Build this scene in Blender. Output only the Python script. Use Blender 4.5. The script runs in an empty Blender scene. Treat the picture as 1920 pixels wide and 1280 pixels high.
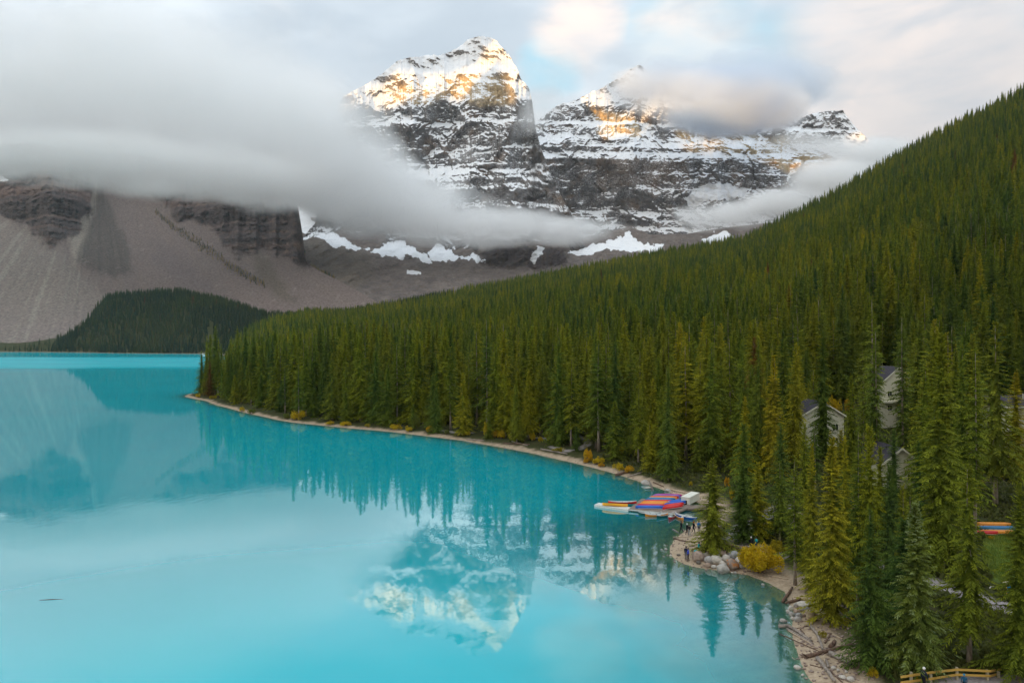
import bpy, bmesh, math, random
import numpy as np
from mathutils import Vector, Matrix
R = math.radians
random.seed(7)
RNG = np.random.default_rng(11)
sc = bpy.context.scene
COL = sc.collection

# ------------------------------------------------------------------ camera
CAMZ, F = 29.0, 1280.0            # eye height over the lake, focal length in px of the 1920 px photograph
cd = bpy.data.cameras.new('camera'); cam = bpy.data.objects.new('camera', cd); COL.objects.link(cam)
cd.sensor_width = 36.0; cd.lens = 36.0 * F / 1920.0
cd.clip_start = 0.5; cd.clip_end = 40000.0
cam.location = (0, 0, CAMZ); cam.rotation_euler = (R(90), 0, 0)
sc.camera = cam

# ------------------------------------------------------------------ light
SUN_AZ, SUN_EL = R(38), R(3.6)     # sun low behind the camera, to the left
TOSUN = Vector((-math.sin(SUN_AZ) * math.cos(SUN_EL), -math.cos(SUN_AZ) * math.cos(SUN_EL), math.sin(SUN_EL)))
sd = bpy.data.lights.new('sun', 'SUN'); sun = bpy.data.objects.new('sun', sd); COL.objects.link(sun)
sd.energy = 5.0; sd.angle = R(0.6); sd.color = (1.0, 0.55, 0.15)
sun.rotation_euler = TOSUN.to_track_quat('Z', 'Y').to_euler()
sun.location = (-900, -1200, 900)

def pdir(px, py):
    return Vector(((px - 960) / F, 1.0, (640 - py) / F)).normalized()

world = bpy.data.worlds.new('World'); sc.world = world; world.use_nodes = True
def build_world():
    nt = world.node_tree; N = nt.nodes; L = nt.links
    N.clear()
    def nd(t, **k):
        n = N.new(t)
        for a, b in k.items(): setattr(n, a, b)
        return n
    def val(x, sock):
        if isinstance(x, (int, float)): sock.default_value = x
        else: L.new(x, sock)
    def M(op, a, b=0.0, c=0.0, clamp=False):
        n = nd('ShaderNodeMath', operation=op, use_clamp=clamp)
        val(a, n.inputs[0]); val(b, n.inputs[1]); val(c, n.inputs[2]); return n.outputs[0]
    def mix(f, a, b):
        n = nd('ShaderNodeMix', data_type='RGBA')
        val(f, n.inputs[0])
        for x, i in ((a, 6), (b, 7)):
            if isinstance(x, tuple): n.inputs[i].default_value = (*x, 1)
            else: L.new(x, n.inputs[i])
        return n.outputs[2]
    tc = nd('ShaderNodeTexCoord'); D = tc.outputs['Generated']
    def blob(px, py, r0, r1):            # soft cap on the sky dome round one direction, r in px
        d = pdir(px, py)
        n = nd('ShaderNodeVectorMath', operation='DOT_PRODUCT'); L.new(D, n.inputs[0]); n.inputs[1].default_value = d
        mr = nd('ShaderNodeMapRange', interpolation_type='SMOOTHSTEP')
        L.new(n.outputs['Value'], mr.inputs[0])
        mr.inputs[1].default_value = math.cos(r1 / F); mr.inputs[2].default_value = math.cos(r0 / F)
        return mr.outputs[0]
    def noise(scale, det, off, dist=0.0, stretch=(1, 1, 2.6)):
        mp = nd('ShaderNodeMapping'); L.new(D, mp.inputs[0]); mp.inputs['Location'].default_value = off; mp.inputs['Scale'].default_value = stretch
        n = nd('ShaderNodeTexNoise'); L.new(mp.outputs[0], n.inputs['Vector'])
        n.inputs['Scale'].default_value = scale; n.inputs['Detail'].default_value = det; n.inputs['Distortion'].default_value = dist
        n.inputs['Roughness'].default_value = 0.52
        return n.outputs['Fac']
    sky = nd('ShaderNodeTexSky', sky_type='NISHITA', sun_disc=False)
    sky.sun_elevation = SUN_EL; sky.sun_rotation = math.atan2(TOSUN.x, TOSUN.y); sky.altitude = 1900
    n1 = noise(2.6, 6, (3.1, 0.4, 0.0), 0.1)
    n2 = noise(4.6, 7, (0.7, 1.9, 2.0), 0.0)
    K = 1.0 / WORLD_STRENGTH
    def c(*t): return tuple(x * K for x in t)
    grey, pale, dark, cream, blue = c(.45, .52, .58), c(.60, .65, .69), c(.32, .385, .45), c(.70, .61, .56), c(.36, .58, .69)
    f1 = nd('ShaderNodeMapRange', interpolation_type='SMOOTHSTEP'); L.new(n1, f1.inputs[0]); f1.inputs[1].default_value = .36; f1.inputs[2].default_value = .66
    base = mix(f1.outputs[0], grey, pale)
    # the bright bank at the upper left, darker veil beside the peak
    base = mix(M('MULTIPLY', blob(60, 100, 60, 520), .75), base, pale)
    base = mix(M('MULTIPLY', blob(700, 60, 60, 330), .55), base, dark)
    base = mix(M('MULTIPLY', blob(980, 30, 30, 170), .45), base, dark)
    # gaps of blue between the clouds
    gaps = M('MAXIMUM', blob(1030, 150, 10, 95), M('MAXIMUM', blob(1310, 70, 30, 170), M('MAXIMUM', blob(1430, 105, 10, 130), blob(1690, 265, 15, 110))))
    gm = nd('ShaderNodeMapRange', interpolation_type='SMOOTHSTEP'); L.new(M('ADD', n2, M('MULTIPLY', gaps, .45)), gm.inputs[0]); gm.inputs[1].default_value = .70; gm.inputs[2].default_value = .98
    air = mix(.8, sky.outputs[0], blue)
    base = mix(gm.outputs[0], base, air)
    # sun-warmed cloud on the right
    warm = M('MAXIMUM', blob(1690, 110, 40, 260), M('MAXIMUM', M('MULTIPLY', blob(1300, 100, 20, 150), .75), M('MULTIPLY', blob(1090, 60, 10, 110), .6)))
    wm = nd('ShaderNodeMapRange', interpolation_type='SMOOTHSTEP'); L.new(M('ADD', n2, M('MULTIPLY', warm, .5)), wm.inputs[0]); wm.inputs[1].default_value = .62; wm.inputs[2].default_value = 1.0
    base = mix(M('MULTIPLY', wm.outputs[0], .95), base, cream)
    n3 = noise(5.0, 5, (5.5, 2.2, 1.0), 0.2, (1, 1, 3))
    dk = M('MULTIPLY', M('MAXIMUM', blob(1560, 40, 20, 170), M('MAXIMUM', blob(1750, 190, 20, 150), blob(1890, 60, 10, 120))), n3)
    base = mix(M('MULTIPLY', dk, .8), base, dark)
    n5 = noise(6.5, 9, (2.5, 7.2, 4.0), 0.25, (1, 1, 3.2)); sr = nd('ShaderNodeMapRange', interpolation_type='SMOOTHSTEP'); L.new(n5, sr.inputs[0]); sr.inputs[1].default_value = .40; sr.inputs[2].default_value = .68
    base = mix(M('MULTIPLY', sr.outputs[0], .60), base, dark)
    # overcast dome: brighter towards the zenith (the standard overcast sky), a broad sunrise glow in the east
    sx = nd('ShaderNodeSeparateXYZ'); L.new(D, sx.inputs[0])
    zen = M('DIVIDE', M('ADD', 1.0, M('MULTIPLY', M('MAXIMUM', sx.outputs[2], 0.0), 2.0)), 1.52)
    dt = nd('ShaderNodeVectorMath', operation='DOT_PRODUCT'); L.new(D, dt.inputs[0]); dt.inputs[1].default_value = TOSUN
    glow = M('POWER', M('MAXIMUM', dt.outputs['Value'], 0.0), 3.0)
    base = mix(M('MULTIPLY', glow, .40), base, c(2.2, 1.8, 1.25))
    vm = nd('ShaderNodeVectorMath', operation='SCALE'); L.new(base, vm.inputs[0]); L.new(zen, vm.inputs['Scale']); base = vm.outputs[0]
    bg = nd('ShaderNodeBackground'); L.new(base, bg.inputs[0]); bg.inputs[1].default_value = WORLD_STRENGTH
    out = nd('ShaderNodeOutputWorld'); L.new(bg.outputs[0], out.inputs[0])
WORLD_STRENGTH = 0.12
build_world()

vs = sc.view_settings
vs.view_transform = 'Standard'; vs.look = 'None'; vs.exposure = 0.5; vs.gamma = 1.0; vs.use_curve_mapping = False
sc.render.engine = 'CYCLES'
cy = sc.cycles
cy.use_denoising = True; cy.denoiser = 'OPENIMAGEDENOISE'
cy.max_bounces = 32; cy.diffuse_bounces = 4; cy.glossy_bounces = 3; cy.transmission_bounces = 4; cy.transparent_max_bounces = 8
cy.volume_bounces = 28; cy.volume_step_rate = 1.5; cy.volume_max_steps = 256
cy.sample_clamp_indirect = 6.0
cy.use_adaptive_sampling = True; cy.adaptive_threshold = 0.006; cy.denoising_prefilter = 'ACCURATE'
sc.render.film_transparent = False
# ------------------------------------------------------------------ numpy noise
def _hash(ix, iy, s):
    h = (ix.astype(np.int64) * 374761393 + iy.astype(np.int64) * 668265263 + s * 1442695041) & 0xffffffff
    h = ((h ^ (h >> 13)) * 1274126177) & 0xffffffff
    return (h ^ (h >> 16)) & 0xffff
def perlin(x, y, s=0):
    x = np.asarray(x, float); y = np.asarray(y, float)
    ix = np.floor(x); iy = np.floor(y); fx = x - ix; fy = y - iy
    u = fx * fx * fx * (fx * (fx * 6 - 15) + 10); v = fy * fy * fy * (fy * (fy * 6 - 15) + 10)
    def g(dx, dy):
        a = _hash(ix + dx, iy + dy, s) * (2 * np.pi / 65536)
        return np.cos(a) * (fx - dx) + np.sin(a) * (fy - dy)
    a = g(0, 0); b = g(1, 0); c = g(0, 1); d = g(1, 1)
    return 1.5 * ((a + (b - a) * u) * (1 - v) + (c + (d - c) * u) * v)
def fbm(x, y, o=5, s=0, gain=.5):
    t = 0; a = 1; m = 0
    for k in range(o):
        t = t + a * perlin(x, y, s + k * 17); m += a; a *= gain; x = np.asarray(x) * 2.03; y = np.asarray(y) * 2.03
    return t / m
def ridged(x, y, o=5, s=0, gain=.5):
    t = 0; a = 1; m = 0
    for k in range(o):
        t = t + a * (1 - 2 * np.abs(perlin(x, y, s + k * 17))); m += a; a *= gain; x = np.asarray(x) * 2.03; y = np.asarray(y) * 2.03
    return t / m
def smooth(a, b, x):
    t = np.clip((np.asarray(x, float) - a) / (b - a), 0, 1); return t * t * (3 - 2 * t)
def interp(x, pts):
    p = sorted(pts); return np.interp(x, [a for a, _ in p], [b for _, b in p])
def inpoly(px, py, poly):
    px = np.asarray(px, float); py = np.asarray(py, float); r = np.zeros(px.shape, bool); n = len(poly)
    for i in range(n):
        x0, y0 = poly[i]; x1, y1 = poly[(i + 1) % n]
        if y0 == y1: continue
        r ^= ((y0 > py) != (y1 > py)) & (px < (x1 - x0) * (py - y0) / (y1 - y0) + x0)
    return r
def polydist(px, py, poly, closed=True):
    px = np.asarray(px, float); py = np.asarray(py, float); best = np.full(px.shape, 1e18); n = len(poly)
    for i in range(n if closed else n - 1):
        x0, y0 = poly[i]; x1, y1 = poly[(i + 1) % n]
        dx, dy = x1 - x0, y1 - y0; q = dx * dx + dy * dy + 1e-9
        t = np.clip(((px - x0) * dx + (py - y0) * dy) / q, 0, 1)
        best = np.minimum(best, (px - x0 - t * dx) ** 2 + (py - y0 - t * dy) ** 2)
    return np.sqrt(best)
def sdpoly(px, py, poly):                # + outside, - inside
    d = polydist(px, py, poly); return np.where(inpoly(px, py, poly), -d, d)
def blurpoly(px, py, poly, w, warp=0, ws=30, s=0):   # soft mask of a polygon, edge warped by noise
    d = sdpoly(px, py, poly)
    if warp: d = d + warp * fbm(np.asarray(px) / ws, np.asarray(py) / ws, 4, s)
    return 1 - smooth(-w, w, d)

# ------------------------------------------------------------------ mesh helpers
def mesh_np(name, V, Fq, mats=(), smooth_=True, mi=None):
    me = bpy.data.meshes.new(name)
    V = np.asarray(V, np.float32); Fq = np.asarray(Fq, np.int32)
    k = Fq.shape[1]
    me.vertices.add(len(V)); me.vertices.foreach_set('co', V.ravel())
    me.loops.add(Fq.size); me.loops.foreach_set('vertex_index', Fq.ravel())
    me.polygons.add(len(Fq)); me.polygons.foreach_set('loop_start', np.arange(0, Fq.size, k, dtype=np.int32))
    try: me.polygons.foreach_set('loop_total', np.full(len(Fq), k, np.int32))
    except Exception: pass
    me.polygons.foreach_set('use_smooth', np.full(len(Fq), bool(smooth_)))
    if mi is not None: me.polygons.foreach_set('material_index', np.asarray(mi, np.int32))
    for m in mats: me.materials.append(m)
    me.update(calc_edges=True); me.validate()
    return me
def attr(me, name, a):
    t = me.attributes.new(name, 'FLOAT', 'POINT'); t.data.foreach_set('value', np.asarray(a, np.float32).ravel())
def attr_col(me, name, rgb):
    t = me.attributes.new(name, 'FLOAT_COLOR', 'POINT'); c = np.ones((len(rgb), 4), np.float32); c[:, :3] = rgb
    t.data.foreach_set('color', c.ravel())
def gridfaces(ny, nx):
    i = np.arange(ny * nx).reshape(ny, nx)
    return np.stack([i[:-1, :-1], i[:-1, 1:], i[1:, 1:], i[1:, :-1]], -1).reshape(-1, 4)
def link(name, me, parent=None, loc=None):
    o = bpy.data.objects.new(name, me); COL.objects.link(o)
    if parent: o.parent = parent
    if loc is not None: o.location = loc
    return o
def tag(o, label=None, cat=None, group=None, kind=None):
    if label: o['label'] = label
    if cat: o['category'] = cat
    if group: o['group'] = group
    if kind: o['kind'] = kind
    return o
def empty(name, loc=(0, 0, 0), rz=0.0):
    o = bpy.data.objects.new(name, None); COL.objects.link(o); o.location = loc; o.rotation_euler = (0, 0, rz); o.empty_display_size = .2
    return o
class MB:
    """collects simple shapes into one mesh"""
    def __init__(s): s.v = []; s.f = []; s.m = []
    def add(s, v, f, m=0):
        b = len(s.v); s.v += [tuple(p) for p in v]; s.f += [tuple(i + b for i in q) for q in f]; s.m += [m] * len(f); return s
    def box(s, c, d, rz=0, m=0, M=None):
        x, y, z = (k / 2 for k in d); ca, sa = math.cos(rz), math.sin(rz)
        vs = []
        for sx, sy, sz in ((-1,-1,-1),(1,-1,-1),(1,1,-1),(-1,1,-1),(-1,-1,1),(1,-1,1),(1,1,1),(-1,1,1)):
            a, b = sx * x, sy * y; p = Vector((c[0] + a * ca - b * sa, c[1] + a * sa + b * ca, c[2] + sz * z))
            vs.append(M @ p if M else p)
        return s.add(vs, ((0,3,2,1),(4,5,6,7),(0,1,5,4),(1,2,6,5),(2,3,7,6),(3,0,4,7)), m)
    def beam(s, a, b, w, h, m=0):        # square bar from a to b
        a = Vector(a); b = Vector(b); d = (b - a).normalized(); up = Vector((0, 0, 1)) if abs(d.z) < .95 else Vector((1, 0, 0))
        r = d.cross(up).normalized() * w / 2; u = r.cross(d).normalized() * h / 2
        vs = [a - r - u, a + r - u, a + r + u, a - r + u, b - r - u, b + r - u, b + r + u, b - r + u]
        return s.add(vs, ((0,1,2,3),(7,6,5,4),(0,4,5,1),(1,5,6,2),(2,6,7,3),(3,7,4,0)), m)
    def tube(s, pts, rad, n=6, m=0, cap=True, ell=None):
        pts = [Vector(p) for p in pts]; base = len(s.v); prev = None
        for i, p in enumerate(pts):
            t = (pts[min(i + 1, len(pts) - 1)] - pts[max(i - 1, 0)]).normalized()
            if prev is None:
                ref = Vector((0, 0, 1)) if abs(t.z) < .9 else Vector((1, 0, 0)); r = t.cross(ref).normalized()
            else:
                r = (prev - t * prev.dot(t)).normalized()
            prev = r; u = t.cross(r)
            q = rad[i] if isinstance(rad, (list, tuple)) else rad
            ex, ey = (ell[i] if ell else (1, 1))
            for k in range(n):
                a = 2 * math.pi * k / n; s.v.append(tuple(p + r * (math.cos(a) * q * ex) + u * (math.sin(a) * q * ey)))
        for i in range(len(pts) - 1):
            for k in range(n):
                a = base + i * n + k; b = base + i * n + (k + 1) % n
                s.f.append((a, b, b + n, a + n)); s.m.append(m)
        if cap:
            s.f.append(tuple(base + k for k in reversed(range(n)))); s.m.append(m)
            e = base + (len(pts) - 1) * n; s.f.append(tuple(e + k for k in range(n))); s.m.append(m)
        return s
    def ball(s, c, r, n=8, k=5, m=0):
        c = Vector(c); r = r if isinstance(r, (tuple, list)) else (r, r, r)
        pts = [c + Vector((0, 0, -r[2]))]; 
        for j in range(1, k):
            ph = -math.pi / 2 + math.pi * j / k
            for i in range(n):
                a = 2 * math.pi * i / n; pts.append(c + Vector((r[0] * math.cos(ph) * math.cos(a), r[1] * math.cos(ph) * math.sin(a), r[2] * math.sin(ph))))
        pts.append(c + Vector((0, 0, r[2]))); fs = []
        for i in range(n): fs.append((0, 1 + (i + 1) % n, 1 + i))
        for j in range(k - 2):
            for i in range(n):
                a = 1 + j * n + i; b = 1 + j * n + (i + 1) % n; fs.append((a, b, b + n, a + n))
        e = len(pts) - 1; b0 = 1 + (k - 2) * n
        for i in range(n): fs.append((b0 + i, b0 + (i + 1) % n, e))
        return s.add(pts, fs, m)
    def mesh(s, name, mats, smooth_=False):
        me = bpy.data.meshes.new(name); me.from_pydata(s.v, [], s.f)
        for m in (mats if isinstance(mats, (list, tuple)) else [mats]): me.materials.append(m)
        me.polygons.foreach_set('material_index', s.m)
        me.polygons.foreach_set('use_smooth', [bool(smooth_)] * len(s.f)); me.update(); return me
    def build(s, name, mats, parent=None, smooth_=False, loc=None):
        return link(name, s.mesh(name, mats, smooth_), parent, loc)
def copy_tree(o, parent=None):
    c = o.copy(); COL.objects.link(c)
    if parent is not None: c.parent = parent
    for ch in list(KIDS.get(o.name, ())): copy_tree(ch, c)
    return c
KIDS = {}

# ------------------------------------------------------------------ material helper
class Mat:
    def __init__(s, name):
        s.m = bpy.data.materials.new(name); s.m.use_nodes = True; s.nt = s.m.node_tree; s.N = s.nt.nodes; s.L = s.nt.links
        s.N.clear(); s.out = s.N.new('ShaderNodeOutputMaterial')
    def nd(s, t, **k):
        n = s.N.new(t)
        for a, b in k.items(): setattr(n, a, b)
        return n
    def put(s, x, sock):
        if isinstance(x, (int, float)): sock.default_value = x
        elif isinstance(x, tuple): sock.default_value = (*x, 1) if len(sock.default_value) == 4 and len(x) == 3 else x
        else: s.L.new(x, sock)
    def math(s, op, a, b=0.0, c=0.0, clamp=False):
        n = s.nd('ShaderNodeMath', operation=op, use_clamp=clamp)
        for x, i in ((a, 0), (b, 1), (c, 2)): s.put(x, n.inputs[i])
        return n.outputs[0]
    def mix(s, f, a, b, bt='MIX'):
        n = s.nd('ShaderNodeMix', data_type='RGBA', blend_type=bt); s.put(f, n.inputs[0]); s.put(a, n.inputs[6]); s.put(b, n.inputs[7]); return n.outputs[2]
    def ramp(s, x, lo, hi, a=0.0, b=1.0):
        n = s.nd('ShaderNodeMapRange', interpolation_type='SMOOTHSTEP'); s.put(x, n.inputs[0])
        for k, q in zip((1, 2, 3, 4), (lo, hi, a, b)): s.put(q, n.inputs[k])
        return n.outputs[0]
    def coord(s, kind='Object', scale=(1, 1, 1)):
        c = s.nd('ShaderNodeTexCoord'); mp = s.nd('ShaderNodeMapping'); s.L.new(c.outputs[kind], mp.inputs[0]); mp.inputs['Scale'].default_value = scale; return mp.outputs[0]
    def pos(s, scale=(1, 1, 1)):
        c = s.nd('ShaderNodeNewGeometry'); mp = s.nd('ShaderNodeMapping'); s.L.new(c.outputs['Position'], mp.inputs[0]); mp.inputs['Scale'].default_value = scale; return mp.outputs[0]
    def noise(s, vec, scale=1.0, det=4.0, rough=.55, dist=0.0, out='Fac'):
        n = s.nd('ShaderNodeTexNoise'); s.L.new(vec, n.inputs['Vector']); n.inputs['Scale'].default_value = scale; n.inputs['Detail'].default_value = det
        n.inputs['Roughness'].default_value = rough; n.inputs['Distortion'].default_value = dist; return n.outputs[out]
    def attr(s, name, out='Fac'):
        n = s.nd('ShaderNodeAttribute'); n.attribute_name = name; return n.outputs[out]
    def bump(s, h, strength=.5, dist=1.0, normal=None):
        n = s.nd('ShaderNodeBump'); s.put(h, n.inputs['Height']); n.inputs['Strength'].default_value = strength; n.inputs['Distance'].default_value = dist
        if normal is not None: s.L.new(normal, n.inputs['Normal'])
        return n.outputs[0]
    def pbr(s, col, rough=.8, spec=.3, normal=None, metal=0.0):
        n = s.nd('ShaderNodeBsdfPrincipled'); s.put(col, n.inputs['Base Color']); s.put(rough, n.inputs['Roughness']); n.inputs['Specular IOR Level'].default_value = spec
        n.inputs['Metallic'].default_value = metal
        if normal is not None: s.L.new(normal, n.inputs['Normal'])
        return n.outputs[0]
    def done(s, sh): s.L.new(sh, s.out.inputs['Surface']); return s.m
def flat(name, col, rough=.7, spec=.3, var=.15, scale=6.0, bump=0.0):
    k = Mat(name); v = k.coord('Object'); n = k.noise(v, scale, 5)
    lo = tuple(c * (1 - var) for c in col); hi = tuple(min(1, c * (1 + var)) for c in col)
    c = k.mix(k.ramp(n, .3, .7), lo, hi)
    nm = k.bump(n, bump, .05) if bump else None
    return k.done(k.pbr(c, rough, spec, nm))
# ------------------------------------------------------------------ lake outline and terrain
def W(px, py, Y):                         # point at depth Y seen at photo pixel px, py
    return ((px - 960) / F * Y, Y, CAMZ + (640 - py) / F * Y)
def onplane(px, py, z=0.0):
    Y = (CAMZ - z) * F / (py - 640.0); return ((px - 960) / F * Y, Y, z)
SHORE_PX = [(1585,1330),(1530,1290),(1512,1262),(1500,1235),(1490,1208),(1484,1180),(1490,1150),(1478,1128),(1470,1108),(1440,1092),(1404,1078),(1370,1072),(1330,1066),(1300,1062),(1272,1052),(1257,1040),(1256,1024),
    (1266,1010),(1278,1000),(1290,990),(1306,978),(1322,966),(1326,955),(1312,944),(1290,933),(1262,925),(1236,915),(1205,905),(1180,896),(1140,884),(1110,876),(1070,866),(1030,857),(1000,850),(960,842),(915,834),(870,826),
    (830,821),(780,815),(740,810),(700,806),(660,803),(620,799),(580,795),(550,792),(520,787),(495,781),(470,776),(450,771),(425,764),(405,759),(385,751),(362,747),(346,743)]
SHORE = [onplane(x, y)[:2] for x, y in SHORE_PX]
LAKE = SHORE + [(-178,376),(-160,400),(-158,440),(-190,520),(-300,760),(-420,1040),(-560,1340),(-640,1500),(-690,1570),(-760,1600),(-860,1625),(-1000,1690),(-1080,1760),(-1180,1800),(-1330,1860),(-1500,1900),(-2300,2150),
    (-2600,1500),(-1500,500),(-500,60),(-150,14),(-20,20),(20,34)]
TAN_PTS = [(-700,-.02),(300,-.01),(420,.012),(520,.034),(576,.043),(640,.043),(700,.052),(800,.066),(1000,.094),(1200,.125),(1400,.152),(1550,.213),(1700,.283),(1920,.371),(2200,.48),(2600,.56)]
YR_PTS = [(-700,1500),(576,1500),(800,1700),(1000,1750),(1200,1700),(1400,1600),(1550,1500),(1700,1450),(1920,1350),(2600,1300)]
MOUND_PTS = [(-400,.02),(-60,.006),(40,.006),(110,.012),(150,.028),(200,.068),(240,.072),(330,.077),(400,.066),(440,.058),(500,.043),(560,.040),(640,.042),(760,.02),(900,.0)]
def height(X, Y, full=True):
    X = np.asarray(X, float); Y = np.asarray(Y, float)
    d = sdpoly(X, Y, LAKE)
    Yc = np.maximum(Y, 40.0); px = 960 + F * np.clip(X / Yc, -1.3, 1.05)
    nz = fbm(X / 9, Y / 9, 3, 3)
    flatz = .9 * (1 - np.exp(-np.maximum(d, 0) / 4)) + .028 * np.minimum(np.maximum(d, 0), 90) + .22 * nz * smooth(2, 10, d) + .05 * fbm(X / 1.3, Y / 1.3, 3, 5)
    bed = -np.minimum(.16 * np.maximum(-d, 0), 7.0) + .04 * nz
    z = np.where(d > 0, flatz, bed)
    # slope on the right
    tan = interp(px, TAN_PTS); yr = interp(px, YR_PTS); y0 = interp(px, [(-300, 420), (600, 400), (800, 330), (1000, 270), (1200, 215), (1500, 190), (1920, 175)])
    zr = CAMZ - 15 + tan * yr
    t = np.clip((Y - y0) / (yr - y0), 0, None)
    hill = zr * np.where(t < 1, t ** 1.08, 1 - .45 * (t - 1)) + (7 * fbm(X / 170, Y / 170, 4, 8) + 1.2 * fbm(X / 30, Y / 30, 3, 9)) * smooth(.02, .4, t)
    z = np.where((px > 300) & (Y > y0) & (d > 0), np.maximum(z, np.maximum(hill, 0) * smooth(0, 60, d) + z * 0), z)
    # wooded mound across the lake
    ym = 2080.0; tm = interp(px, MOUND_PTS); ys = interp(px, [(-300, 1950), (0, 1850), (150, 1740), (300, 1640), (390, 1560), (640, 1500), (900, 1500)])
    zm = np.maximum(CAMZ - 16 + tm * ym, 3)
    s = np.clip((Y - ys) / (ym - ys), 0, None)
    mound = zm * np.where(s < 1, np.sin(np.minimum(s, 1) * np.pi / 2) ** 1.15, np.maximum(1 - .7 * (s - 1), .2)) + 5 * fbm(X / 120, Y / 120, 4, 21) * smooth(0, .3, s)
    z = np.where((px < 860) & (Y > ys) & (d > 0), np.maximum(z, mound * smooth(0, 70, d)), z)
    # rock pile under the viewpoint
    rp = 27.0 * np.clip(1 - np.hypot(X - 2, (Y + 12) * 1.0) / 42, 0, 1) ** .8
    z = np.where((d > -3) & (rp > 0), np.maximum(z, rp * smooth(-3, 6, d)), z)
    return (z, d) if full else z
def H1(x, y): return float(height(np.array([x]), np.array([y]), False)[0])
def hit(px, py, lift=0.0, ymin=35, ymax=900):     # where the ray through a pixel meets the ground
    Y = np.geomspace(ymin, ymax, 1600); X = (px - 960) / F * Y; zr = CAMZ + (640 - py) / F * Y
    g = np.maximum(height(X, Y, False), 0) + lift
    k = np.argmax(zr <= g)
    if not (zr <= g).any(): k = len(Y) - 1
    return float(X[k]), float(Y[k]), float(g[k] - lift)
def hits(px, py):
    px = np.asarray(px, float); py = np.asarray(py, float)
    out = [hit(a, b) for a, b in zip(px, py)]; return np.array(out)

GRASS_PX = [(1845,1000),(1930,990),(1930,1120),(1900,1100),(1862,1085),(1840,1050)]
PATHS_PX = [[(1452,1040),(1425,1031),(1395,1020),(1380,1008),(1395,990),(1425,975),(1450,960),(1470,948)],
            [(1690,1300),(1760,1290),(1850,1283),(1930,1276)],
            [(1660,1060),(1720,1085),(1790,1105),(1850,1128),(1930,1152)],
            [(1035,838),(1060,846),(1085,842),(1102,833),(1100,824),(1085,818)],
            [(820,806),(850,810),(885,812)], [(985,818),(1020,822),(1050,826)]]
def world_poly(pts): return [hit(x, y)[:2] for x, y in pts]
GRASS = world_poly(GRASS_PX)
PATHS = [world_poly(p) for p in PATHS_PX]
PATHW = [1.9, 1.3, 1.8, 1.2, .9, .9]

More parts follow.
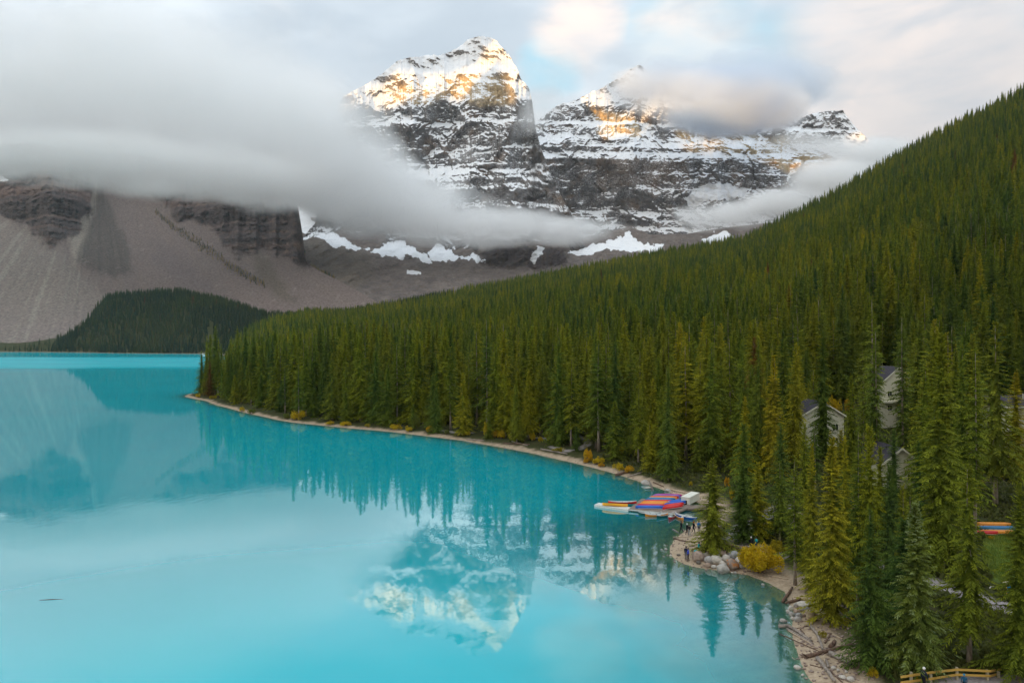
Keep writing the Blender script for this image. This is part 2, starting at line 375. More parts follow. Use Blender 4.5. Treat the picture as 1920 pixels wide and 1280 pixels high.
def build_ground():
    us = np.concatenate([np.linspace(-1.25, -.8, 40, endpoint=False), np.linspace(-.8, .8, 760), np.linspace(.8, 1.3, 40)[1:]])
    ys = np.concatenate([np.linspace(-40, 30, 16, endpoint=False), np.geomspace(30, 2600, 520)])
    U, Y = np.meshgrid(us, ys); X = U * np.maximum(Y, 45) 
    x = X.ravel(); y = Y.ravel()
    z, d = height(x, y)
    # recess everything far behind into a plain at valley level so the sheet runs on to the horizon
    V = np.stack([x, y, z], 1); Fq = gridfaces(*U.shape)
    # outer skirt
    ny, nx = U.shape
    sk = np.array([(-9000, -9000, -1.5), (9000, -9000, -1.5), (9000, 9000, -1.5), (-9000, 9000, -1.5)], float); sk[:, 2] = -8
    b = len(V); V = np.vstack([V, sk]); Fq = np.vstack([Fq, [[b, b + 1, b + 2, b + 3]]])
    me = mesh_np('ground', V, Fq, [])
    pad = lambda a: np.concatenate([a, np.zeros(4)])
    px = 960 + F * x / np.maximum(y, 45)
    sw = np.where(y > 128, .55, 1.0); sand = (1 - smooth(2.2 * sw, 5.5 * sw, d + 2.4 * fbm(x / 5, y / 5, 4, 31))) * smooth(-14, -2, d) * (y < 600)
    beach = inpoly(x, y, world_poly([(1250,1045),(1262,1005),(1300,985),(1320,985),(1320,1030),(1300,1060)]))
    drift = blurpoly(x, y, world_poly([(1470,1090),(1530,1130),(1560,1180),(1610,1230),(1640,1278),(1680,1330),(1500,1330),(1470,1180)]), .8, .8, 3, 4)
    sand = np.maximum(sand, np.maximum(beach * 1.0, drift))
    path = np.zeros_like(x)
    near = (y < 420)
    for P, w in zip(PATHS, PATHW):
        dd = polydist(x[near], y[near], P, False) + .5 * fbm(x[near] / 2, y[near] / 2, 3, 6)
        path[near] = np.maximum(path[near], 1 - smooth(w * .7, w * 1.1, dd))
    grass = np.zeros_like(x); grass[near] = blurpoly(x[near], y[near], GRASS, 1.2, 1.5, 4, 9)
    rocky = smooth(1550, 1700, y) * (px < 250) * smooth(8, 30, d)
    attr(me, 'bed', pad(smooth(-.1, -1.2, d))); attr(me, 'sand', pad(np.maximum(sand, smooth(0, -1, d)))); attr(me, 'path', pad(path)); attr(me, 'grass', pad(grass)); attr(me, 'far_shore', pad((1 - smooth(4, 30, d)) * (y > 1300)))
    k = Mat('forest_floor'); v = k.pos()
    n1 = k.noise(v, .6, 6, .6); n2 = k.noise(v, 4.0, 5, .6); n3 = k.noise(v, .08, 4)
    soil = k.mix(k.ramp(n1, .35, .65), (.028, .030, .012), (.060, .050, .026)); soil = k.mix(k.ramp(n2, .4, .65), soil, (.045, .060, .014))
    sandc = k.mix(k.ramp(n2, .3, .7), (.33, .25, .17), (.46, .36, .26)); sandc = k.mix(k.ramp(n1, .45, .75), sandc, (.24, .18, .12))
    pth = k.mix(k.ramp(n2, .3, .7), (.24, .21, .20), (.34, .30, .29))
    grs = k.mix(k.ramp(n2, .35, .65), (.07, .12, .02), (.14, .2, .04)); grs = k.mix(k.ramp(n1, .55, .75), grs, (.22, .22, .05))
    c = k.mix(k.attr('grass'), soil, grs); c = k.mix(k.attr('sand'), c, sandc); c = k.mix(k.attr('path'), c, pth)
    c = k.mix(k.attr('bed'), c, k.mix(k.ramp(n1, .35, .65), (.13, .105, .06), (.24, .19, .12)))
    c = k.mix(k.attr('far_shore'), c, k.mix(k.ramp(n1, .4, .6), (.20, .16, .11), (.10, .09, .05)))
    nm = k.bump(n2, .6, .12)
    me.materials.append(k.done(k.pbr(c, .95, .1, nm)))
    tag(link('ground', me), kind='structure')
build_ground()

def build_water():
    us = np.linspace(-1.4, .8, 420); ys = np.geomspace(26, 2300, 420)
    U, Y = np.meshgrid(us, ys); X = U * np.maximum(Y, 45); x = X.ravel(); y = Y.ravel()
    d = sdpoly(x, y, LAKE)
    Fq = gridfaces(*U.shape); keep = (d[Fq].min(1) < 6)
    V = np.stack([x, y, np.zeros_like(x)], 1)
    me = mesh_np('water', V, Fq[keep])
    px = 960 + F * x / np.maximum(y, 45)
    wide = interp(y, [(30, 10), (70, 13), (90, 19), (110, 20), (122, 13), (140, 5.5), (220, 3.4), (400, 2.6), (1500, 6)])
    sh = np.exp(-np.maximum(-d, 0) / wide * (1 + .35 * fbm(x / 6, y / 6, 3, 2))) * (1 - smooth(14, 40, -d))
    wind = smooth(640, 830, y + 60 * fbm(x / 300, y / 60, 3, 4)) * (1 - smooth(1180, 1330, y + 50 * fbm(x / 260, y / 80, 3, 5)))
    attr(me, 'shallow', sh); attr(me, 'wind', wind * (.72 + .28 * fbm(x / 200, y / 40, 4, 8)))
    k = Mat('glacial_water')
    v = k.pos(); g = k.nd('ShaderNodeNewGeometry')
    # fine ripples, stretched away by distance
    b1 = k.noise(k.pos((.8, .35, 1)), 1.0, 3, .5); b2 = k.noise(k.pos((.09, .05, 1)), 1.0, 3, .5)
    nm = k.bump(b1, .011, .5); nm = k.bump(b2, .012, 1.2, nm)
    lw = k.nd('ShaderNodeLayerWeight'); lw.inputs['Blend'].default_value = .5
    # reflectance over facing value (1 = grazing)
    cr = k.nd('ShaderNodeValToRGB'); e = cr.color_ramp.elements
    pts = [(0, .03), (.42, .04), (.50, .06), (.58, .13), (.66, .33), (.74, .52), (.82, .56), (.92, .60), (1, .64)]
    e[0].position = 0; e[0].color = (pts[0][1],) * 3 + (1,); e[1].position = 1; e[1].color = (pts[-1][1],) * 3 + (1,)
    for p, q in pts[1:-1]:
        t = e.new(p); t.color = (q, q, q, 1)
    k.L.new(lw.outputs['Facing'], cr.inputs[0])
    fr = k.math('MULTIPLY', cr.outputs[0], k.math('SUBTRACT', 1.0, k.math('MULTIPLY', k.attr('wind'), .62)))
    gl = k.nd('ShaderNodeBsdfGlossy'); gl.inputs['Color'].default_value = (.97, 1, 1, 1)
    k.put(k.math('ADD', .02, k.math('MULTIPLY', k.attr('wind'), .25)), gl.inputs['Roughness']); k.L.new(nm, gl.inputs['Normal'])
    df = k.nd('ShaderNodeBsdfDiffuse'); n4 = k.noise(k.pos((.02, .02, 1)), 1.0, 4)
    deep = k.mix(k.ramp(n4, .3, .7), (.0, .40, .48), (.001, .44, .51))
    k.put(deep, df.inputs['Color'])
    tr = k.nd('ShaderNodeBsdfTransparent'); tr.inputs['Color'].default_value = (.58, .80, .70, 1)
    m1 = k.nd('ShaderNodeMixShader'); k.put(k.math('MULTIPLY', k.attr('shallow'), .93), m1.inputs[0]); k.L.new(df.outputs[0], m1.inputs[1]); k.L.new(tr.outputs[0], m1.inputs[2])
    m2 = k.nd('ShaderNodeMixShader'); k.put(fr, m2.inputs[0]); k.L.new(m1.outputs[0], m2.inputs[1]); k.L.new(gl.outputs[0], m2.inputs[2])
    me.materials.append(k.done(m2.outputs[0]))
    tag(link('water', me), kind='structure')
build_water()
# ------------------------------------------------------------------ mountains: relief meshes with real depth, rows climb by the local slope
def relief(name, px0, px1, nx, top, bot, ny, Y0, tanf, add, back=True):
    px = np.linspace(px0, px1, nx); yt = interp(px, top); yb = np.broadcast_to(interp(px, bot), yt.shape)
    Y = np.array(Y0(px), float); rows = []; PY = []
    prev = None
    for j in range(ny):
        t = j / (ny - 1); py = yb + (yt - yb) * t; v = (640 - py) / F
        if prev is not None:
            X = (px - 960) / F * Y; Z = CAMZ + v * Y
            tn = tanf(px, py, X, Z, t)
            Y = Y + np.clip(Y * (v - prev) / np.maximum(tn - v, .1), 0, 40)
        rows.append(Y.copy()); PY.append(py); prev = v
    Y = np.array(rows); PY = np.array(PY); PX = np.broadcast_to(px, Y.shape)
    X = (PX - 960) / F * Y; Z = CAMZ + (640 - PY) / F * Y
    Y = Y + add(PX, PY, X, Z)
    X = (PX - 960) / F * Y; Z = CAMZ + (640 - PY) / F * Y
    if back:
        t = Y[-1]; x = X[-1]; z = Z[-1]
        for dy, dz in ((60, 25), (260, 200), (900, 900), (1500, 2600)):
            X = np.vstack([X, x * (1 + dy / t)]); Y = np.vstack([Y, t + dy]); Z = np.vstack([Z, np.maximum(z - dz, -8)])
    V = np.stack([X, Y, Z], -1).reshape(-1, 3)
    me = mesh_np(name, V, gridfaces(*Y.shape))
    return me, PX, PY, X, Y, Z
def padback(a, n=4): return np.vstack([a] + [a[-1:]] * n)

def rock_material(name, snow_lo=.50, snow_hi=.66):
    k = Mat(name); g = k.nd('ShaderNodeNewGeometry'); sp = k.nd('ShaderNodeSeparateXYZ'); k.L.new(g.outputs['Normal'], sp.inputs[0])
    big = k.noise(k.pos((.004, .004, .012)), 1, 5, .6); mid = k.noise(k.pos((.02, .02, .05)), 1, 6, .62); fine = k.noise(k.pos((.09, .09, .16)), 1, 5, .65)
    streak = k.noise(k.pos((.05, .05, .006)), 1, 5, .6)
    col = k.attr('rock', 'Color')
    col = k.mix(k.math('MULTIPLY', k.ramp(mid, .42, .62), .75), col, k.mix(.45, col, (.04, .04, .045)))
    col = k.mix(k.math('MULTIPLY', k.ramp(streak, .45, .7), .6), col, k.mix(.6, col, (.13, .085, .05)))
    col = k.mix(1.0, col, k.mix(k.ramp(fine, .3, .7), (.72, .72, .72), (1.25, 1.22, 1.2)), 'MULTIPLY')
    nm = k.bump(mid, .4, 8.0); nm = k.bump(fine, .7, 3.0, nm)
    # snow lies where the face is not steep, less of it low down
    bn = k.nd('ShaderNodeVectorMath', operation='DOT_PRODUCT'); k.L.new(nm, bn.inputs[0]); bn.inputs[1].default_value = (0, 0, 1)
    nz = k.math('ADD', k.math('MULTIPLY', sp.outputs['Z'], .75), k.math('MULTIPLY', bn.outputs['Value'], .25))
    s = k.math('ADD', nz, k.math('ADD', k.math('MULTIPLY', k.math('SUBTRACT', big, .5), .35), k.math('MULTIPLY', k.math('SUBTRACT', fine, .5), .34)))
    s = k.math('ADD', s, k.math('SUBTRACT', k.attr('snowy'), .5))
    sf = k.math('MULTIPLY', k.ramp(s, snow_lo, snow_hi), k.ramp(k.attr('snowy'), .02, .2))
    sf = k.math('MAXIMUM', sf, k.ramp(k.math('ADD', k.attr('snow'), k.math('ADD', k.math('MULTIPLY', k.math('SUBTRACT', fine, .5), .9), k.math('MULTIPLY', k.math('SUBTRACT', mid, .5), .7))), .38, .62))
    sf = k.math('MAXIMUM', sf, k.math('MULTIPLY', k.math('MULTIPLY', k.ramp(fine, .42, .62), k.ramp(big, .40, .58)), k.math('MULTIPLY', k.ramp(k.attr('snowy'), .1, .5), .42)))
    c = k.mix(sf, col, k.mix(k.math('MULTIPLY', k.ramp(mid, .5, .72), .55), (.82, .83, .85), (.56, .58, .62)))
    return k.done(k.pbr(c, .9, .12, nm))
ROCK = rock_material('snowy_rock')

def strata(s, seed):
    return perlin(s / 95, s * 0 + .37, seed) + .8 * perlin(s / 38, s * 0 + .71, seed + 3) + .45 * perlin(s / 15, s * 0 + .13, seed + 5)
def peak(name, px0, px1, nx, top, bot, ny, ybase, bias, seed, snowtab, butt, px_up=1):
    xs = np.linspace(px0, px1, nx); yy = interp(xs, top) + 3.2 * fbm(xs / 9, xs * 0 + seed, 4, seed) + 1.2 * perlin(xs / 2.2, xs * 0, seed + 1); top = list(zip(xs.tolist(), yy.tolist()))
    def tanf(px, py, X, Z, t):
        s = Z + .05 * X + 30 * fbm(X / 420, Z / 800, 3, seed) + 12 * fbm(X / 60, Z / 200, 3, seed + 2)
        c = 1.15 * strata(s, seed) + .42 * fbm(X / 260, Z / 60, 4, seed + 7) + interp(py, bias)
        return .74 + .34 * smooth(240, 150, py) + 5.2 * smooth(-.10, .45, c)
    def Y0(px):
        X = (px - 960) / F * 4000
        return interp(px, ybase) + 0 * X
    def add(PX, PY, X, Z):
        up = 1 - .85 * smooth(205, 140, PY) * (px_up > 0)
        b = -190 * ridged(X / 640 + .3 * fbm(X / 300, Z / 400, 2, seed), Z / 1500, 2, seed + 1) * butt
        b += -80 * ridged(X / 240 + .7 * fbm(X / 170, Z / 160, 3, seed + 3), Z / 520, 3, seed + 11) * butt * up
        b += -20 * ridged(X / 78 + .7 * fbm(X / 60, Z / 60, 2, seed + 4), Z / 170, 4, seed + 12) * up
        b += -8 * fbm(X / 24, Z / 11, 4, seed + 13) * (.4 + .6 * up)
        b += 60 * (1 - up) * fbm((X + .8 * Z) / 90, (Z - .5 * X) / 160, 4, seed + 15)
        return b
    me, PX, PY, X, Y, Z = relief(name, px0, px1, nx, top, bot, ny, Y0, tanf, add)
    n = Y.shape[0] - PY.shape[0]; P = padback(PY, n); Q = padback(PX, n)
    s = Z + .05 * X; band = perlin(s / 60, s * 0, seed + 40) * .5 + .5; brown = smooth(.0, .5, fbm(X / 110, Z / 90, 4, seed + 41)) 
    rc = np.zeros(Y.shape + (3,)); 
    rc[:] = np.array((.088, .083, .084)); rc += (band * .045)[..., None] * np.array((1, .95, .9))
    rc = rc * (1 - .75 * brown[..., None]) + np.array((.19, .125, .08)) * .75 * brown[..., None]
    up = smooth(230, 120, P); rc = rc * (1 - .5 * up[..., None]) + np.array((.2, .17, .14)) * .5 * up[..., None]
    snowy = interp(P, snowtab) + .10 * fbm(X / 200, Z / 150, 4, seed + 50)
    return me, P, Q, X, Y, Z, rc, snowy
def finish(me, name, rc, snowy, snow, mat):
    attr_col(me, 'rock', rc.reshape(-1, 3)); attr(me, 'snowy', snowy); attr(me, 'snow', snow); me.materials.append(mat)
    return tag(link(name, me), kind='structure')

P1_TOP = [(545,470),(590,420),(612,330),(626,240),(636,192),(645,180),(660,172),(680,162),(700,150),(718,137),(735,122),(748,113),(765,108),(785,107),(800,103),(822,104),(845,97),(858,90),(870,80),(885,71),(905,68),(922,71),(932,77),(941,90),(950,96),(958,108),(962,118),(970,130),(976,146),(985,158),(992,165),(998,190),(1004,240),(1012,270),(1022,300),(1040,345),(1062,385),(1078,412),(1100,470),(1120,500)]
P2_TOP = [(930,330),(960,270),(985,236),(1010,225),(1035,204),(1050,195),(1080,188),(1096,180),(1110,172),(1130,165),(1146,154),(1165,145),(1180,131),(1195,122),(1204,124),(1212,134),(1225,150),(1245,156),(1262,168),(1280,172),(1310,190),(1340,212),(1400,238),(1450,234),(1490,226),(1520,214),(1545,209),(1560,207),(1581,208),(1586,216),(1598,232),(1612,246),(1630,264),(1650,290),(1690,330),(1740,400),(1800,450)]
def build_peaks():
    me, P, Q, X, Y, Z, rc, sn = peak('mountain', 540, 1124, 620, P1_TOP, [(540,512),(1124,512)], 430, [(540,3900),(800,3800),(1000,3650),(1060,3720),(1124,3900)],
        [(60,-.55),(120,-.42),(180,-.1),(240,.12),(300,.28),(380,.45),(520,.3)], 101, [(60,1.25),(115,1.15),(150,.98),(185,.80),(205,.66),(250,.62),(290,.60),(340,.46),(380,.40),(430,.45),(520,.4)], 1.0)
    sn = sn - .14 * smooth(900, 1000, Q) * smooth(150, 240, P)
    sun_gold = np.maximum(blurpoly(Q, P, [(745,168),(800,150),(870,140),(955,140),(968,196),(900,200),(840,182),(790,196),(740,192)], 7, 10, 24, 5), blurpoly(Q, P, [(862,150),(880,140),(890,165),(868,185)], 4, 4, 10, 6))  # golden sunlight put into the rock colour, snow thinned there
    rc = rc * (1 - .85 * sun_gold[..., None]) + np.array((.55, .42, .24)) * .85 * sun_gold[..., None]; sn = sn - .24 * sun_gold
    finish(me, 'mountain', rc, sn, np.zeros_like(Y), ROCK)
    A = (Q, P, X, Y, Z)
    me, P, Q, X, Y, Z, rc, sn = peak('mountain', 925, 1805, 760, P2_TOP, [(925,505),(1805,505)], 420, [(925,4400),(1100,4250),(1400,4200),(1805,4300)],
        [(110,-.3),(170,-.1),(205,.05),(262,.12),(284,-.05),(292,-.35),(298,.5),(350,.6),(356,.2),(362,.55),(405,.45),(430,-.1),(520,-.3)], 211, [(110,1.15),(160,1.0),(200,.76),(250,.66),(290,.68),(300,.42),(345,.42),(360,.44),(400,.42),(430,.55),(510,.5)], 1.0)
    right = smooth(1230, 1330, Q + .5 * (P - 300))        # the long snowy shoulder on the right
    sn = sn + right * .20 * smooth(180, 260, P)
    slab = blurpoly(Q, P, [(1118,298),(1285,300),(1285,345),(1120,350)], 6, 6, 20, 3)
    rc = rc * (1 - .7 * slab[..., None]) + np.array((.15, .10, .065)) * .7 * slab[..., None]
    snow = blurpoly(Q, P, [(1275,372),(1330,340),(1400,352),(1395,372),(1330,378),(1290,388)], 5, 10, 25, 9) * .9
    sun_gold = blurpoly(Q, P, [(1108,205),(1150,212),(1192,222),(1205,258),(1140,262),(1118,250)], 4, 7, 16, 5)  # sunlit bands of this ridge, likewise coloured into the rock
    sun_gold = np.maximum(sun_gold, .9 * blurpoly(Q, P, [(1262,240),(1310,236),(1390,250),(1480,262),(1560,290),(1560,332),(1480,325),(1400,290),(1285,288)], 9, 12, 26, 6))
    rc = rc * (1 - .85 * sun_gold[..., None]) + np.array((.58, .43, .22)) * .85 * sun_gold[..., None]; sn = sn - .22 * sun_gold
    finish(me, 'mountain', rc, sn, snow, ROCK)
    return A, (Q, P, X, Y, Z)
PK1, PK2 = build_peaks()

# ------------------------------------------------------------------ scree mountain on the left, half hidden by cloud
def build_scree():
    top = [(-90,275),(60,268),(150,280),(260,290),(330,305),(420,312),(500,322),(538,338),(556,372),(560,395),(566,430),(571,470),(574,492),(600,508),(640,528),(690,556),(740,585),(830,640)]
    bot = [(-90,660),(200,660),(420,655),(830,652)]
    WP = 16
    C1 = [(-90,325),(60,328),(185,325),(182,350),(168,400),(152,430),(128,440),(122,455),(98,462),(60,430),(30,412),(0,398),(-90,370)]
    C2 = [(268,335),(400,330),(560,330),(580,500),(560,497),(528,478),(500,470),(486,452),(468,482),(448,478),(420,455),(395,425),(340,415),(318,390),(285,362)]
    C3 = [(572,470),(600,478),(640,500),(660,520),(640,528),(600,520),(570,505)]
    def tanf(px, py, X, Z, t):
        w = 8 * fbm(px / 30, py / 30, 3, 5)
        c = np.maximum(blurpoly(px, py, C1, 7, 22, 34, 6), blurpoly(px, py, C2, 7, 20, 34, 7))
        c = np.maximum(c, smooth(330, 300, py))
        s = Z + 10 * fbm(X / 90, Z / 90, 3, 9); st = strata(s * 1.9, 61) + .5 * fbm(X / 80, Z / 40, 4, 62)
        scree = interp(py, [(300, .72), (430, .62), (520, .5), (600, .40), (660, .30)])
        return scree * (1 - c) + c * (.72 + 4.6 * smooth(-.2, .3, st + .18))
    def add(PX, PY, X, Z):
        c = np.maximum(blurpoly(PX, PY, C1, 12, 22, 34, 6), blurpoly(PX, PY, C2, 12, 20, 34, 7)); c = np.maximum(c, smooth(330, 300, PY))
        a = c * (-13 * ridged(X / 70 + .8 * fbm(X / 60, Z / 40, 3, 70), Z / 75, 4, 71) - 30 * ridged(X / 190 + .5 * fbm(X / 80, Z / 60, 3, 74), Z / 240, 3, 72) - 9 * fbm(X / 16, Z / 9, 4, 73) + 18)
        # shallow runnels down the fans
        ang = np.arctan2(PX - 185, PY - 250)
        a += (1 - c) * (-9 * ridged(ang * 15 + .3 * fbm(X / 60, Z / 60, 2, 78), PY / 260, 4, 75) - 4 * fbm(X / 30, Z / 30, 4, 76) - 16 * fbm(X / 220, Z / 220, 3, 77))
        # the dark cone stands proud of the fan, the chute is cut in
        a += -16 * blurpoly(PX, PY, [(196,350),(215,400),(245,500),(225,515),(160,500),(142,482),(165,420)], 14) 
        a += 14 * blurpoly(PX, PY, [(168,345),(190,345),(165,440),(135,450)], 6)
        return a
    def Y0(px): return interp(px, [(-90,2000),(120,2010),(260,2180),(740,2250)])
    me, PX, PY, X, Y, Z = relief('mountain', -90, 830, 560, top, bot, 340, Y0, tanf, add)
    P = padback(PY); Q = padback(PX)
    c = np.maximum(blurpoly(Q, P, C1, 4, 22, 34, 6), blurpoly(Q, P, C2, 4, 20, 34, 7)); c = np.maximum(c, smooth(330, 300, P))
    n = fbm(X / 40, Z / 40, 5, 81); n2 = fbm(X / 160, Z / 160, 4, 82); ang = np.arctan2(Q - 185, P - 250); rn = ridged(ang * 16, P / 300, 4, 83)
    V3 = lambda *t: np.array(t)[None, None, :]
    col = V3(.172, .135, .118) * np.ones(Y.shape + (1,))
    def over(mask, rgb): 
        nonlocal col
        m = np.clip(mask, 0, 1)[..., None]; col = col * (1 - m) + V3(*rgb) * m
    over(blurpoly(Q, P, [(-90,390),(0,400),(110,470),(200,560),(210,600),(140,640),(-90,660)], 18, 12, 40, 3) * .9, (.25, .228, .195))
    over(smooth(-.1, .5, rn + .6 * n) * .6 * smooth(330, 420, P), (.165, .13, .12))
    over(blurpoly(Q, P, [(168,345),(192,345),(168,440),(140,500),(128,450)], 8, 5, 20, 4) * .7, (.27, .24, .20))
    over(blurpoly(Q, P, [(188,350),(205,380),(240,460),(248,510),(215,520),(175,505),(145,490),(150,460),(172,410)], 9, 8, 16, 8) * (.60 + .25 * rn), (.075, .066, .058))
    over(blurpoly(Q, P, [(280,450),(330,470),(400,530),(440,560),(330,540),(290,490)], 16, 14, 20, 12) * .5, (.13, .105, .105))
    over(blurpoly(Q, P, [(470,470),(500,480),(540,545),(560,570),(520,560),(480,510)], 10, 8, 16, 13) * .55, (.10, .085, .06))
    over(smooth(560, 640, P) * smooth(-.2, .3, n2) * .5, (.21, .165, .165))
    over(smooth(.25, .6, n) * .35, (.28, .25, .225)); over(smooth(.2, .55, -n) * .3, (.11, .09, .085))
    st = strata((Z + 10 * fbm(X / 90, Z / 90, 3, 9)) * 1.6, 61)
    rock = V3(.088, .070, .068) + smooth(-.3, .5, st)[..., None] * V3(.062, .036, .024) + (smooth(.05, .45, fbm(X / 45, Z / 30, 4, 90)) * smooth(430, 540, Q))[..., None] * V3(.10, .055, .03)
    rock = rock + (smooth(.1, .5, fbm(X / 30, Z / 30, 4, 91)) * .6)[..., None] * V3(.06, .04, .02)
    m = c[..., None]; col = col * (1 - m) + rock * m
    snow = blurpoly(Q, P, [(-90,318),(-10,322),(18,338),(-10,342),(-90,340)], 4, 4, 10, 3)
    k = Mat('scree_rock'); fine = k.noise(k.pos((.12, .12, .12)), 1, 6, .7); f2 = k.noise(k.pos((.5, .5, .5)), 1, 4, .7)
    co = k.mix(1.0, k.attr('rock', 'Color'), k.mix(k.ramp(fine, .3, .7), (.62, .61, .62), (1.36, 1.34, 1.3)), 'MULTIPLY')
    co = k.mix(k.ramp(f2, .63, .72), co, (.36, .34, .32))
    co = k.mix(k.ramp(k.attr('snow'), .4, .6), co, (.8, .82, .85))
    nm = k.bump(fine, .6, 3.0); nm = k.bump(f2, .5, 1.0, nm)
    finish(me, 'mountain', col, np.zeros_like(Y), snow, k.done(k.pbr(co, .95, .08, nm)))
    return Q, P, X, Y, Z
SCREE = build_scree()

# ------------------------------------------------------------------ moraine and glacier tongues under the peaks
SNOWS = [[(548,390),(575,384),(600,392),(640,398),(668,385),(690,392),(650,402),(612,404),(582,408),(612,424),(634,440),(655,455),(692,468),(668,470),(630,462),(600,448),(562,434)],
         [(694,473),(712,462),(735,450),(760,452),(774,464),(792,474),(806,486),(820,499),(800,496),(782,486),(764,474),(752,486),(742,480),(726,482)],
         [(800,476),(815,462),(826,456),(842,470),(866,482),(846,490),(818,488)], [(872,484),(888,476),(902,482),(911,494),(894,490)],
         [(992,489),(1000,474),(1013,462),(1021,466),(1014,478),(1001,492)],
         [(1060,476),(1100,462),(1140,452),(1172,440),(1180,430),(1186,446),(1208,456),(1244,460),(1240,472),(1212,470),(1180,474),(1140,466),(1110,478)],
         [(1318,452),(1335,440),(1356,432),(1376,446),(1392,456),(1330,462)], [(764,508),(788,510),(778,515),(766,512)]]
def build_moraine():
    top = [(440,372),(600,378),(660,380),(700,420),(780,440),(860,452),(960,455),(1060,450),(1120,440),(1180,425),(1220,440),(1290,438),(1350,428),(1420,420),(1600,400)]
    bot = [(440,612),(530,606),(1600,560)]
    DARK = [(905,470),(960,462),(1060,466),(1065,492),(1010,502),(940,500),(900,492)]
    HILL = [(560,445),(640,452),(690,480),(700,520),(640,560),(560,530)]
    def tanf(px, py, X, Z, t):
        c = blurpoly(px, py, DARK, 6, 8, 20, 1)
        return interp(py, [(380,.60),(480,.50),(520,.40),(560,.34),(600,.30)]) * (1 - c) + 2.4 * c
    def add(PX, PY, X, Z):
        a = -38 * ridged(X / 160 + PY / 50, PY / 70, 4, 31) - 40 * fbm(X / 260, PY / 40, 3, 32) - 12 * ridged(X / 40, PY / 14, 4, 33) - 4 * fbm(X / 12, PY / 5, 3, 34)
        a -= 120 * blurpoly(PX, PY, HILL, 26, 8, 30, 5)
        return a
    me, PX, PY, X, Y, Z = relief('moraine', 440, 1600, 660, top, bot, 170, lambda p: interp(p, [(440,2900),(540,2680),(620,2560),(700,2550),(1600,3000)]), tanf, add)
    P = padback(PY); Q = padback(PX); n = fbm(X / 50, P / 14, 5, 41); n2 = fbm(X / 200, P / 30, 4, 42)
    col = np.ones(Y.shape + (3,)) * np.array((.155, .13, .118))
    def over(mask, rgb):
        nonlocal col
        m = np.clip(mask, 0, 1)[..., None]; col = col * (1 - m) + np.array(rgb) * m
    over(smooth(0, .5, n) * .5, (.22, .19, .17)); over(smooth(0, .5, -n) * .45, (.085, .07, .068)); over(smooth(.05, .4, n2) * .4, (.25, .21, .18))
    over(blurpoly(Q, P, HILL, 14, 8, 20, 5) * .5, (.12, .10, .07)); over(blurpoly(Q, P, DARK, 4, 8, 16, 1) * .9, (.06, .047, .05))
    snow = np.zeros(Y.shape)
    for i, S in enumerate(SNOWS): snow = np.maximum(snow, blurpoly(Q, P, S, 4, 10, 12, i + 3))
    snow = np.maximum(snow, smooth(.2, .5, fbm(X / 30, P / 5, 4, 55)) * smooth(470, 440, P) * smooth(1050, 1100, Q) * .55)
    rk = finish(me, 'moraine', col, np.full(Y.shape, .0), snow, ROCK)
build_moraine()

